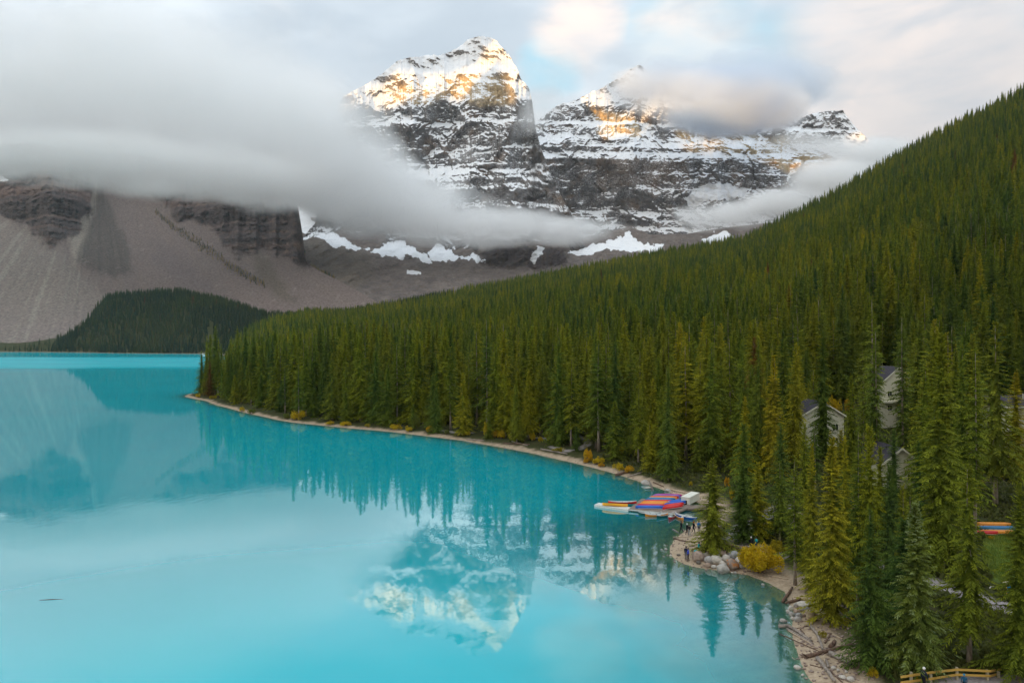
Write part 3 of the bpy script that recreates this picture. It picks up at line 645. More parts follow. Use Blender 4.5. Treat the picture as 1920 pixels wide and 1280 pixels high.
# ------------------------------------------------------------------ unseen range behind the viewpoint, its crest shaped to shade all but the peaks
def at(A, px, py):
    Q, P, X, Y, Z = A; k = np.argmin((Q - px) ** 2 + (P - py) ** 2); return X.flat[k], Y.flat[k], Z.flat[k]
def build_sun_blocker():
    s = np.array((-math.sin(SUN_AZ), -math.cos(SUN_AZ))); p = np.array((s[1], -s[0])) * -1
    if p[0] < 0: p = -p
    C = s * 6000.0
    pts = []
    for A, px, py, dz in ((PK1, 640, 210, 0), (PK1, 760, 188, 0), (PK1, 830, 178, 0), (PK1, 860, 190, 0), (PK1, 960, 196, 0), (PK2, 1070, 195, 40), (PK2, 1105, 232, 0), (PK2, 1130, 258, 0), (PK2, 1190, 252, 0), (PK2, 1215, 215, 0),
                          (PK2, 1262, 235, 0), (PK2, 1290, 278, 0), (PK2, 1400, 282, 0), (PK2, 1480, 320, 0), (PK2, 1560, 325, 0), (PK2, 1640, 300, 0)):
        x, y, z = at(A, px, py); q = np.array((x, y)) - C
        pts.append((q @ p, z + dz + math.tan(SUN_EL) * abs(q @ s)))
    w = np.linspace(-6000, 6000, 900); h = interp(w, pts) + 14 * fbm(w / 60, w * 0, 4, 5) + 0
    rows = []
    for off, f in ((-2200, .0), (-1400, .32), (-700, .62), (-260, .84), (0, 1.0), (240, .85), (800, .55), (1900, .0)):
        z = h * f + (0 if f in (0, 1) else 60) * fbm(w / 180, w * 0 + off, 4, 9)
        b = C[None] + p[None] * w[:, None] + s[None] * off
        rows.append(np.stack([b[:, 0], b[:, 1], z - (10 if f == 0 else 0)], 1))
    V = np.array(rows); me = mesh_np('mountain', V.reshape(-1, 3), gridfaces(8, 900))
    # unseen cloud slab added to cut the sun to a slot above the crest
    lo = h + 270 + 40 * fbm(w / 300, w * 0 + 3, 3, 19); A = []
    for off, z in ((-400, lo), (400, lo), (400, lo + 800), (-400, lo + 800)):
        b = C[None] + p[None] * w[:, None] + s[None] * off; A.append(np.stack([b[:, 0], b[:, 1], z], 1))
    A = np.array(A); n = len(w); idx = np.arange(4 * n).reshape(4, n); fs = []
    for q in range(4):
        a, b = idx[q], idx[(q + 1) % 4]; fs.append(np.stack([a[:-1], a[1:], b[1:], b[:-1]], 1))
    fs.append(np.array([[idx[0, 0], idx[1, 0], idx[2, 0], idx[3, 0]], [idx[3, -1], idx[2, -1], idx[1, -1], idx[0, -1]]]))
    km = Mat('cloud_deck_vapour'); vv = km.nd('ShaderNodeVolumePrincipled'); vv.inputs['Color'].default_value = (.99, .99, 1, 1); vv.inputs['Density'].default_value = .006; km.L.new(vv.outputs[0], km.out.inputs['Volume'])
    tag(link('cloud_deck', mesh_np('cloud_deck', A.reshape(-1, 3), np.concatenate(fs), [km.m], False)), 'unseen cloud slab added behind the viewpoint to block the sun', None, None, 'stuff')
    Z = V[..., 2]; finish(me, 'mountain', np.ones(Z.shape + (3,)) * np.array((.1, .09, .08)), np.clip((Z - 900) / 1500, .0, .6), np.zeros(Z.shape), ROCK)
build_sun_blocker()
# ------------------------------------------------------------------ conifers
def foliage_material(name, cols, silver=0.0):
    k = Mat(name); oi = k.nd('ShaderNodeObjectInfo'); r = oi.outputs['Random']
    cr = k.nd('ShaderNodeValToRGB'); e = cr.color_ramp.elements
    e[0].position = 0; e[0].color = (*cols[0], 1); e[1].position = 1; e[1].color = (*cols[-1], 1)
    for i, c in enumerate(cols[1:-1]):
        t = e.new((i + 1) / (len(cols) - 1)); t.color = (*c, 1)
    k.L.new(r, cr.inputs[0]); col = cr.outputs[0]
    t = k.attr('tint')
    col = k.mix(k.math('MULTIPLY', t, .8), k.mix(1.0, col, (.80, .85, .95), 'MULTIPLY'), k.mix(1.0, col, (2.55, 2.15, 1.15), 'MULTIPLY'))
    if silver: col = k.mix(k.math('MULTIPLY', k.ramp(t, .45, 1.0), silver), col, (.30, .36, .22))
    # a few dying, rust coloured trees
    rr = k.nd('ShaderNodeMath', operation='FRACT'); k.L.new(k.math('MULTIPLY', r, 37.7), rr.inputs[0])
    if not silver: col = k.mix(k.math('MULTIPLY', k.math('GREATER_THAN', rr.outputs[0], .9965), .8), col, (.13, .05, .02))
    st = k.noise(k.pos((.006, .006, .006)), 1, 3); col = k.mix(1.0, col, k.mix(k.ramp(st, .38, .62), (.74, .84, .98), (1.22, 1.12, .9)), 'MULTIPLY')
    n = k.noise(k.coord('Object'), .5, 3); col = k.mix(1.0, col, k.mix(k.ramp(n, .35, .65), (.78, .80, .8), (1.22, 1.2, 1.1)), 'MULTIPLY')
    p = k.pbr(col, .75, .12)
    tl = k.nd('ShaderNodeBsdfTranslucent'); k.put(col, tl.inputs['Color'])
    m = k.nd('ShaderNodeMixShader'); m.inputs[0].default_value = .25; k.L.new(p, m.inputs[1]); k.L.new(tl.outputs[0], m.inputs[2])
    return k.done(m.outputs[0])
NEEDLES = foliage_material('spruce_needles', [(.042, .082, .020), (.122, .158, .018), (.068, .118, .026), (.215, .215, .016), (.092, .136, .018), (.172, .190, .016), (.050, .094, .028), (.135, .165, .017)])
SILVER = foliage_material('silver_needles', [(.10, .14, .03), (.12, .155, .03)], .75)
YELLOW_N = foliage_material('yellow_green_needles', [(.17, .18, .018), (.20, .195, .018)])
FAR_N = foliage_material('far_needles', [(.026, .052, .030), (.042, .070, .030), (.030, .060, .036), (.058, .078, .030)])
def bark():
    k = Mat('bark'); v = k.coord('Object', (2.5, 2.5, .5)); n = k.noise(v, 1.5, 6, .65)
    c = k.mix(k.ramp(n, .3, .7), (.17, .125, .095), (.40, .33, .26))
    return k.done(k.pbr(c, .95, .1, k.bump(n, .6, .06)))
BARK = bark()

def spruce(seed, H, Rr, whorls, per, sprays, bare=.06, droop=.28, pw=.85, ragged=.25, fat=.34, lean=.0, sl=.46, off=.17, core=None):
    g = np.random.default_rng(seed)
    hs = bare + (1 - bare) * (np.arange(whorls) + .5) / whorls
    t = np.repeat(hs, per) + g.normal(0, .35 / whorls, whorls * per); t = np.clip(t, bare * .8, .995); n = len(t)
    prof = np.minimum((1 - (t - bare) / (1 - bare)) ** pw, .40 + 2.4 * (t - bare) / (1 - bare) + .35)
    side = 1 + ragged * fbm(t * 7, g.uniform(0, 6.28) + 0 * t, 3, seed)
    az = g.uniform(0, 2 * np.pi, n)
    lump = 1 + ragged * 1.2 * perlin(t * 6 + 3, az * 1.2, seed + 5)
    L = Rr * np.clip(prof, .03, 1) * g.uniform(.62, 1.18, n) * side * lump + .16
    keep = g.uniform(0, 1, n) > .06
    t, az, L = t[keep], az[keep], L[keep]; n = len(t)
    pitch = np.interp(t, [0, .45, .8, 1], [-.30, -.10, .25, 1.1]) + g.normal(0, .10, n)
    o = np.stack([np.cos(az), np.sin(az), np.zeros(n)], 1); la = np.stack([-np.sin(az), np.cos(az), np.zeros(n)], 1)
    tintb = g.uniform(0, .75, n)
    Q = []; T = []
    for j in range(sprays + 1):
        tip = j == sprays
        s = .98 if tip else (j + .45) / sprays * .95
        p = o * (L * s)[:, None]; p[:, 2] += t * H + np.tan(pitch) * L * s - droop * L * s * s + .22 * droop * L * s ** 3
        for sg in ((0,) if tip else (-1, 1)):
            b = g.uniform(.55, 1.15, n) * sg + (g.normal(0, .2, n) if tip else 0)
            dz = g.normal(-.22, .16, n) + .35 * np.clip(pitch, -.3, 1.2)
            d = o * np.cos(b)[:, None] + la * np.sin(b)[:, None]; d[:, 2] += dz
            l = (L * sl * (1 - .5 * s) + off) * g.uniform(.75, 1.25, n) * (.8 if tip else 1)
            roll = g.normal(0, .55, n)
            w = np.cross(d, np.array([0, 0, 1.0])); w /= np.linalg.norm(w, axis=1)[:, None] + 1e-6
            w = w * np.cos(roll)[:, None]; w[:, 2] += np.sin(roll)
            w *= (l * fat * .5)[:, None]
            a = p - d * (.12 * l)[:, None]; m = p + d * (.55 * l)[:, None]; m[:, 2] -= .04 * l; e = p + d * l[:, None]; e[:, 2] -= .14 * l
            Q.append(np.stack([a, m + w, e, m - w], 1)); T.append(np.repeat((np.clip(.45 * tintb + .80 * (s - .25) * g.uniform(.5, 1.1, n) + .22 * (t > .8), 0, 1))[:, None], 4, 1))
    # solid inner cone added to stop light passing through the crown
    core = core or (.52 if sprays < 4 else .30)
    nl, ns = (9, 6) if sprays < 4 else (14, 8); tl = bare + (1 - bare) * np.linspace(0, .97, nl); pr = np.minimum((1 - (tl - bare) / (1 - bare)) ** pw, .40 + 2.4 * (tl - bare) / (1 - bare) + .35)
    for a in range(nl - 1):
        for b in range(ns):
            q = []
            for (i, j) in ((a, b), (a, b + 1), (a + 1, b + 1), (a + 1, b)):
                an = 2 * np.pi * (j % ns) / ns + .4 * i; rr = Rr * pr[i] * core * (.65 + .6 * ((i * 7 + (j % ns) * 13 + seed * 5) % 10) / 10); q.append((math.cos(an) * rr, math.sin(an) * rr, tl[i] * H - .35 * rr))
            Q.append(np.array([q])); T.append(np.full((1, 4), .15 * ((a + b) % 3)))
    # leader shoots at the top
    V = np.concatenate(Q).reshape(-1, 3); T = np.concatenate(T).ravel()
    V[:, 0] += lean * (V[:, 2] / H) ** 2 * H
    Fq = np.arange(len(V)).reshape(-1, 4)
    return V, Fq, T
def crown_mesh(mat, *a, **k):
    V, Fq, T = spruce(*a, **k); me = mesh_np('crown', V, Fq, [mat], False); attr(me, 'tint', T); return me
def trunk_mesh(seed, H, r, dead=0, lean=0.0, n=7):
    g = random.Random(seed); mb = MB(); pts = []; rad = []
    for i in range(8):
        t = i / 7; pts.append((lean * t * t * H + .10 * math.sin(t * 5 + seed), .10 * math.cos(t * 4 + seed) - .1 * math.cos(seed), -.5 + t * (H * .985 + .5))); rad.append(r * (1 - t) ** .85 + .02 + (.35 * r if i == 0 else 0))
    mb.tube(pts, rad, n)
    for i in range(dead):
        t = g.uniform(.12, .6); a = g.uniform(0, 6.28); l = g.uniform(.8, 2.0); z = t * H
        mb.tube([(0, 0, z), (math.cos(a) * l * .6, math.sin(a) * l * .6, z - .1 * l), (math.cos(a) * l, math.sin(a) * l, z - .35 * l)], [.045, .03, .012], 3, cap=False)
    return mb.mesh('trunk', BARK, True)
# (crown mesh, trunk mesh, height it was built at, crown radius)
def kind(mat, seed, H, Rr, wh, per, sp, tr, dead=8, **k):
    return (crown_mesh(mat, seed, H, Rr, wh, per, sp, **k), trunk_mesh(seed, H, tr, dead, k.get('lean', 0.0)), H, Rr)
NEAR = [kind(NEEDLES, 1, 27, 4.5, 60, 8, 10, .26, bare=.05, sl=.22, fat=.30), kind(NEEDLES, 2, 27, 3.9, 62, 8, 9, .24, bare=.10, droop=.35, sl=.24, fat=.30),
        kind(NEEDLES, 3, 27, 3.7, 40, 7, 9, .30, 22, bare=.22, ragged=.6, sl=.24, fat=.30, core=.08), kind(NEEDLES, 4, 27, 5.1, 56, 9, 10, .28, bare=.04, droop=.2, ragged=.4, fat=.28, sl=.20)]
BROAD = kind(NEEDLES, 5, 26, 4.8, 56, 11, 16, .28, bare=.06, droop=.18, ragged=.4, fat=.30, sl=.14)
SPARSE = kind(NEEDLES, 6, 22, 4.2, 33, 9, 17, .30, 30, bare=.18, droop=.34, ragged=.5, fat=.32, sl=.14)
YOUNG = kind(NEEDLES, 7, 12, 2.6, 40, 10, 9, .13, 0, bare=.02, droop=.1, sl=.18, fat=.30)
SILV = kind(SILVER, 8, 16, 3.7, 48, 13, 16, .2, 0, bare=.02, droop=.16, ragged=.3, fat=.30, sl=.12)
GOLD = kind(YELLOW_N, 9, 20, 3.1, 52, 11, 13, .18, 4, bare=.04, droop=.2, sl=.16, fat=.30)
MID = [kind(NEEDLES, 21, 27, 5.0, 36, 7, 3, .26, 0, bare=.06, fat=.42, sl=.38), kind(NEEDLES, 22, 27, 4.2, 36, 7, 3, .24, 0, bare=.12, fat=.42, sl=.38), kind(NEEDLES, 23, 27, 3.9, 30, 6, 3, .24, 0, bare=.2, ragged=.5, fat=.42, sl=.38)]
FARK = [kind(NEEDLES, 31, 24, 4.0, 22, 6, 1, .2, 0, bare=.05, fat=.62), kind(NEEDLES, 32, 24, 3.3, 22, 6, 1, .2, 0, bare=.08, fat=.62), kind(NEEDLES, 33, 24, 4.4, 20, 6, 1, .2, 0, bare=.12, ragged=.4, fat=.62)]
FARB = [kind(FAR_N, 41, 22, 4.0, 18, 6, 1, .2, 0, bare=.05, fat=.66), kind(FAR_N, 42, 22, 3.2, 18, 6, 1, .2, 0, bare=.08, fat=.66)]

def place_tree(kd, x, y, z, h, rz, wide, label, group, name='spruce_tree'):
    cm, tm, H, _ = kd; s = h / H
    o = empty(name, (x, y, z), rz); o.scale = (s * wide, s * wide, s)
    tag(o, label, 'tree', group)
    link('trunk', tm, o); link('crown', cm, o); return o

# single trees one can pick out in the photograph: base px, base py, top py, crown width px, kind, label
SPECIAL = [
 (1336,1034,858,84,'broad','broad green spruce growing behind the boulders at the edge of the sandy beach'),
 (1393,1016,873,66,'broad','spruce with a wide skirt standing just left of the two people on the gravel path'),
 (1421,1012,866,62,'near0','green spruce right behind the two people on the gravel path'),
 (1462,1018,864,46,'sparse','thin dark spruce with gappy branches behind the yellow willow bush'),
 (1491,1096,856,64,'near2','spruce with a long bare trunk rising at the right edge of the yellow bush'),
 (1522,1110,834,46,'gold','narrow yellow-green spruce behind the bare-trunked tree beside the yellow bush'),
 (1560,1168,822,92,'gold','tall yellow-green spruce standing above the pale rock heap on the shore'),
 (1509,950,795,38,'young','slender pointed spruce with its tip in front of the left lodge wall'),
 (1584,1130,820,58,'near0','green spruce close behind the tall yellow-green one above the rock heap'),
 (1608,1140,802,50,'near2','tall gappy spruce between the yellow-green spruce and the pointed one on its right'),
 (1632,1252,953,100,'near3','bushy bright green spruce rising from the driftwood beach'),
 (1630,1150,801,58,'young','spire-shaped green spruce behind the bushy one on the driftwood beach'),
 (1668,1165,873,52,'young','slim spruce between the spire-shaped one and the silver-tipped one'),
 (1717,1258,948,116,'silver','silver-tipped bushy spruce standing left of the wooden rail fence'),
 (1692,1130,910,56,'young','small slim spruce peeping over the left shoulder of the silver-tipped one'),
 (1817,1247,872,112,'sparse','tall gappy spruce with a bare grey trunk behind the wooden rail fence'),
 (1911,1278,905,104,'broad','dense dark spruce cut by the right edge of the picture beside the rail fence'),
 (1765,1066,628,128,'broad','very large broad spruce in front of the lodge buildings'),
 (1803,1000,646,52,'near1','narrow spruce directly behind the very large broad one'),
 (1828,1010,654,66,'near2','tall spruce with a pale trunk just right of the very large broad one'),
 (1866,946,604,104,'sparse','tall spruce with spreading level branches in front of the right lodge'),
 (1693,912,588,60,'near2','tall spruce with two bare trunks in front of the middle lodge gable'),
 (1634,884,556,66,'near2','tall twin-topped spruce left of the middle lodge gable'),
 (1642,900,616,52,'near2','spruce with a long white trunk left of the middle lodge gable'),
 (1543,862,622,60,'near0','spruce standing right in front of the left lodge wall'),
 (1334,880,648,54,'near1','pale-topped spruce in the wood above the white dock box'),
 (1422,900,634,52,'near0','tall spruce in the middle of the wood left of the lodges'),
 (1450,905,668,56,'gold','yellowish spruce with a bare trunk left of the left lodge'),
 (1492,880,644,52,'near1','dense dark spruce rising just left of the left lodge'),
 (1391,890,638,60,'near3','bushy spruce in the wood right above the dock walkway'),
 (1253,902,690,46,'near0','dark spruce leaning over the log pile above the dock'),
 (1676,1000,806,60,'near0','green spruce in front of the low lodge beside the very large broad one'),
 (1722,1015,822,54,'near3','bushy spruce standing against the left side of the very large broad one'),
 (1596,905,704,50,'near1','dark spruce overlapping the right end of the left lodge'),
 (1528,925,792,40,'near2','gappy spruce with its tip over the middle of the left lodge wall'),
 (1577,905,806,42,'young','small pointed spruce with its tip before the right part of the left lodge'),
 (1650,1000,838,46,'young','small pointed spruce before the left corner of the low lodge'),
 (1905,900,700,60,'gold','yellow-green spruce overlapping the right lodge wall'),
]
PROTECT = [(1105,920,1312,1000),(1245,985,1330,1066),(1290,1015,1405,1085),(1392,1000,1480,1085),(1388,985,1435,1038),(1430,935,1480,985),(1455,1085,1622,1285),(1675,1244,1880,1285),(1825,980,1912,1010),(1882,1090,1905,1122),(1852,1000,1922,1090),
           (1504,758,1526,830),(1652,692,1668,735),(1880,735,1925,810),(1665,880,1680,895),(1745,1092,1800,1112),(1562,755,1592,785),(1090,820,1130,850),(1760,1230,1800,1282)]
KINDS_NEAR = {'near0': NEAR[0], 'near1': NEAR[1], 'near2': NEAR[2], 'near3': NEAR[3], 'broad': BROAD, 'sparse': SPARSE, 'young': YOUNG, 'silver': SILV, 'gold': GOLD}

def scatter():
    """tree positions of the whole right-hand wood as arrays x, y, z, h, rot, kind"""
    g = np.random.default_rng(5); out = []
    for y0, y1, cell, hl, hh in ((48, 420, 5.9, 19, 36), (420, 760, 8.6, 18, 36), (760, 1800, 10.6, 16, 33)):
        xs = np.arange(-.62 * y1, .86 * y1 + 20, cell); ys = np.arange(y0, y1, cell * .95)
        X, Y = np.meshgrid(xs, ys); X = (X + g.uniform(-.48, .48, X.shape) * cell).ravel(); Y = (Y + g.uniform(-.48, .48, Y.shape) * cell).ravel()
        u = X / Y; k = (u < .84) & (u > -.62); X, Y = X[k], Y[k]
        z, d = height(X, Y)
        dens = fbm(X / 38, Y / 38, 3, 12)
        px = 960 + F * X / Y
        yr = interp(px, YR_PTS)
        keep = (d > np.where(Y > 450, 8, 4.5) + 2 * perlin(X / 9, Y / 9, 4)) & (g.uniform(0, 1, len(X)) < .93 + .5 * dens) & (Y < yr * 1.06 + 20) & ~((px < 860) & (Y > 1480))
        X, Y, z, d, px = X[keep], Y[keep], z[keep], d[keep], px[keep]
        h = g.uniform(0, 1, len(X)); h = hl + (hh - hl) * h ** .9 * (1 + .0 * h)
        h *= 1 + .12 * fbm(X / 45, Y / 45, 2, 15); small = g.uniform(0, 1, len(X)) < np.where(Y < 420, .16, .10); h = np.where(small, h * g.uniform(.3, .65, len(X)), h); h *= np.where((px > 1480) & (Y < 105), g.uniform(.30, .85, len(X)), 1)
        h = np.where(d < 9, h * g.uniform(.45, 1, len(X)), h)
        h *= np.interp(Y, [60, 110, 170, 260], [.72, .80, .9, 1])
        out.append(np.stack([X, Y, z, h, g.uniform(0, 6.28, len(X)), g.uniform(0, 1, len(X))], 1))
    A = np.concatenate(out)
    X, Y, z, h = A[:, 0], A[:, 1], A[:, 2], A[:, 3]
    px = 960 + F * X / Y; pb = 640 - F * (z - CAMZ) / Y; pt = 640 - F * (z + h - CAMZ) / Y; wpx = F * h * .13 / Y
    ok = np.ones(len(A), bool)
    for (x0, y0, x1, y1) in PROTECT:
        yb = max(y1, 645) ; depth = (CAMZ - 3) * F / (yb - 640) * (1.0 if y1 > 900 else 1.04)
        ok &= ~((px + wpx > x0) & (px - wpx < x1) & (pt < y1) & (pb > y0) & (Y < depth + 1.5))
    near = Y < 260
    for P, w in zip(PATHS, PATHW): ok[near] &= polydist(X[near], Y[near], P, False) > w + .8
    ok[near] &= ~inpoly(X[near], Y[near], GRASS)
    for (x, y, r) in LODGE_SPOTS: ok &= np.hypot(X - x, Y - y) > r
    for s in SPECIAL_POS: ok &= np.hypot(X - s[0], Y - s[1]) > 2.6
    # keep the marked trees themselves visible: nothing random right in front of the foremost ones
    for (bx, by, ty, w, kd, lb), s in zip(SPECIAL, SPECIAL_POS):
        ok &= ~((np.abs(px - bx) < w * .36 + wpx * .7) & (Y < s[1]) & (pt < by - .72 * (by - ty)))
    return A[ok]
def lodge_hit(px, py): return hit(px, py)
LODGES = [  # left px, right px of the seen front wall, base py, eaves py, ridge py
    (1506, 1580, 838, 772, 752), (1655, 1712, 800, 712, 690), (1660, 1720, 915, 868, 838), (1872, 1990, 842, 758, 735)]
LODGE_SPOTS = []
for a, b, yb, ye, yr in LODGES:
    x, y, z = hit((a + b) / 2, yb); LODGE_SPOTS.append((x, y + 4, 7.0))
SPECIAL_POS = [hit(s[0], s[1]) for s in SPECIAL]
TREES = scatter()

def visible_share(A, res=.5):
    """paint every tree as a tapered figure into a coarse id picture, far ones first, and count what is left of each"""
    w, h = int(1920 * res), int(1280 * res); ids = np.full((h, w), -1, np.int32)
    for i in np.argsort(-A[:, 1]):
        x, y, z, th = A[i, :4]
        cx = (960 + F * x / y) * res; yb = (640 - F * (z - CAMZ) / y) * res; yt = (640 - F * (z + th - CAMZ) / y) * res; rw = F * th * .10 / y * res
        if cx + rw < 0 or cx - rw > w or yb < 0 or yt > h or yb - yt < 3: continue
        for r in range(max(0, int(yt)), min(h, int(yb))):
            q = rw * min(1, .12 + 1.25 * (r - yt) / (yb - yt)); a = max(0, int(cx - q)); b = min(w, int(cx + q) + 1)
            if a < b: ids[r, a:b] = i
    return np.bincount(ids[ids >= 0], minlength=len(A))

NAMED = []
ORD = 'leftmost second third fourth fifth sixth seventh eighth ninth tenth eleventh twelfth thirteenth fourteenth fifteenth sixteenth seventeenth eighteenth nineteenth twentieth'.split() + ['twenty-' + w for w in 'first second third fourth fifth sixth seventh eighth ninth'.split()] + ['thirtieth'] + ['thirty-' + w for w in 'first second third fourth fifth sixth seventh eighth ninth'.split()] + ['fortieth'] + ['forty-' + w for w in 'first second third fourth fifth sixth seventh eighth ninth'.split()]
def plant():
    n_sp = 0
    for (bx, by, ty, wpx, kd, lb), (x, y, z) in zip(SPECIAL, SPECIAL_POS):
        K = KINDS_NEAR[kd]; h = CAMZ + (640 - ty) / F * y - z; wide = (wpx * .5 / F * y) / (K[3] * h / K[2]) * 1.08
        place_tree(K, x, y, z - .1, h, RNG.uniform(0, 6.28), float(np.clip(wide, .6, 1.7)), lb, None); n_sp += 1
    lim = 290 - n_sp
    near = np.where((TREES[:, 1] < 420))[0]; vis = np.zeros(len(TREES)); vis[near] = visible_share(TREES[near])
    # ranks by what is seen of each; two from the mid and far ranks are kept as single trees too
    pick = set(np.argsort(-vis)[:lim].tolist())
    px = 960 + F * TREES[:, 0] / TREES[:, 1]
    mids = np.where((TREES[:, 1] > 440) & (TREES[:, 1] < 500) & (px > 700) & (px < 1700))[0][:3]; fars = np.where((TREES[:, 1] > 820) & (TREES[:, 1] < 900) & (px > 900) & (px < 1700))[0][:3]
    refs = {'mid': [], 'far': [], 'near': [], 'farb': []}
    for i in sorted(pick):
        x, y, z, h, rz, q = TREES[i]; d = float(sdpoly(np.array([x]), np.array([y]), LAKE)[0]); p = px[i]
        kd = int(q * 3.999); K = NEAR[kd] if h > 14 else YOUNG
        size = 'tall' if h > 25 else ('short' if h < 15 else 'middle-sized'); shape = 'young' if K is YOUNG else ('full', 'slim', 'bare-stemmed', 'bushy')[kd]
        if d < 14 and p < 1240:
            if p < 560: where, grp = 'on the wooded point at the far end of the sand strip', 'spruces on the wooded point'
            elif p < 960: where, grp = 'in the front row along the lakeshore beyond the point', 'spruces of the front row along the lakeshore'
            else: where, grp = 'in the front row of the lakeshore nearer the canoe dock', 'spruces of the front row near the dock'
        elif p < 1000: where, grp = 'in the wood behind the front row of the far lakeshore', 'spruces behind the front row'
        elif p < 1300: where, grp = 'in the wood rising behind the canoe dock', 'spruces in the wood behind the dock'
        elif y > 170: where, grp = 'in the wood that climbs the hill behind the lodges', 'spruces on the hill behind the lodges'
        elif p < 1500: where, grp = 'in the wood left of the lodges', 'spruces left of the lodges'
        else: where, grp = 'among the trees round the lodges', 'spruces round the lodges'
        o = place_tree(K, x, y, z - .15, h, rz, 1.0 + .25 * (((q * 97) % 1) - .4), None, f'{size} {shape} {grp}'); NAMED.append((f'{size} {shape} {grp}', p, o))
    for key, ks, idx, txt in (('mid', MID, mids, 'half-way up the wooded slope'), ('far', FARK, fars, 'high on the far wooded slope')):
        for K, i in zip(ks, idx):
            x, y, z, h, rz, q = TREES[i]; pick.add(int(i))
            o = place_tree(K, x, y, z - .15, h, rz, 1.0, f'{("leftmost", "second from the left", "third from the left")[len(refs[key])]} of the small green spruces {txt}', f'spruces {txt}')
            refs[key].append(o)
    rows = {}
    for gname, p, o in NAMED: rows.setdefault(gname, []).append((p, o))
    for gname, L_ in rows.items():
        L_.sort(key=lambda a: a[0])
        for i, (p, o) in enumerate(L_): o['label'] = (ORD[i] + (' of the ' if i == 0 else ' from the left of the ') + gname) if len(L_) > 1 else 'only one of the ' + gname
    # references of the near kinds: any planted tree that uses them
    for K in NEAR + [YOUNG]:
        for o in COL.objects:
            if o.name.startswith('spruce_tree') and any(c.data is K[0] for c in o.children): refs['near'].append(o); break
    return pick, refs
PICK, REFS = plant()
bpy.context.view_layer.update()

# ------------------------------------------------------------------ the rest of the wood, too many to count
def instancer(name, A, kinds, refs):
    """one point per tree; kinds[i] picks the tree that is repeated there"""
    me = bpy.data.meshes.new(name); me.vertices.add(len(A)); me.vertices.foreach_set('co', A[:, :3].astype(np.float32).ravel())
    attr(me, 'tree_scale', A[:, 3]); attr(me, 'tree_turn', A[:, 4]); attr(me, 'tree_width', A[:, 3] * np.random.default_rng(len(A)).uniform(.68, 1.3, len(A)))
    t = me.attributes.new('tree_kind', 'INT', 'POINT'); t.data.foreach_set('value', kinds.astype(np.int32)); me.update()
    o = link(name, me)
    nt = bpy.data.node_groups.new(name, 'GeometryNodeTree'); nt.is_modifier = True
    nt.interface.new_socket('Geometry', in_out='INPUT', socket_type='NodeSocketGeometry'); nt.interface.new_socket('Geometry', in_out='OUTPUT', socket_type='NodeSocketGeometry')
    N, L = nt.nodes, nt.links; gi = N.new('NodeGroupInput'); go = N.new('NodeGroupOutput'); jn = N.new('GeometryNodeJoinGeometry')
    def na(nm, ty):
        n = N.new('GeometryNodeInputNamedAttribute'); n.data_type = ty; n.inputs['Name'].default_value = nm; return n.outputs['Attribute']
    kd, sc0, tr, wd = na('tree_kind', 'INT'), na('tree_scale', 'FLOAT'), na('tree_turn', 'FLOAT'), na('tree_width', 'FLOAT')
    cs = N.new('ShaderNodeCombineXYZ'); L.new(wd, cs.inputs[0]); L.new(wd, cs.inputs[1]); L.new(sc0, cs.inputs[2]); sc_ = cs.outputs[0]
    cx = N.new('ShaderNodeCombineXYZ'); L.new(tr, cx.inputs[2])
    for i, parts in enumerate(refs):
        j2 = N.new('GeometryNodeJoinGeometry')
        for ob in parts:
            oi = N.new('GeometryNodeObjectInfo'); oi.inputs['Object'].default_value = ob; oi.transform_space = 'ORIGINAL'; L.new(oi.outputs['Geometry'], j2.inputs[0])
        cmp_ = N.new('FunctionNodeCompare'); cmp_.data_type = 'INT'; cmp_.operation = 'EQUAL'; L.new(kd, cmp_.inputs[2]); cmp_.inputs[3].default_value = i
        ip = N.new('GeometryNodeInstanceOnPoints'); L.new(gi.outputs[0], ip.inputs['Points']); L.new(cmp_.outputs[0], ip.inputs['Selection']); L.new(j2.outputs[0], ip.inputs['Instance'])
        L.new(cx.outputs[0], ip.inputs['Rotation']); L.new(sc_, ip.inputs['Scale']); L.new(ip.outputs[0], jn.inputs[0])
    L.new(jn.outputs[0], go.inputs[0])
    md = o.modifiers.new('trees', 'NODES'); md.node_group = nt
    return o
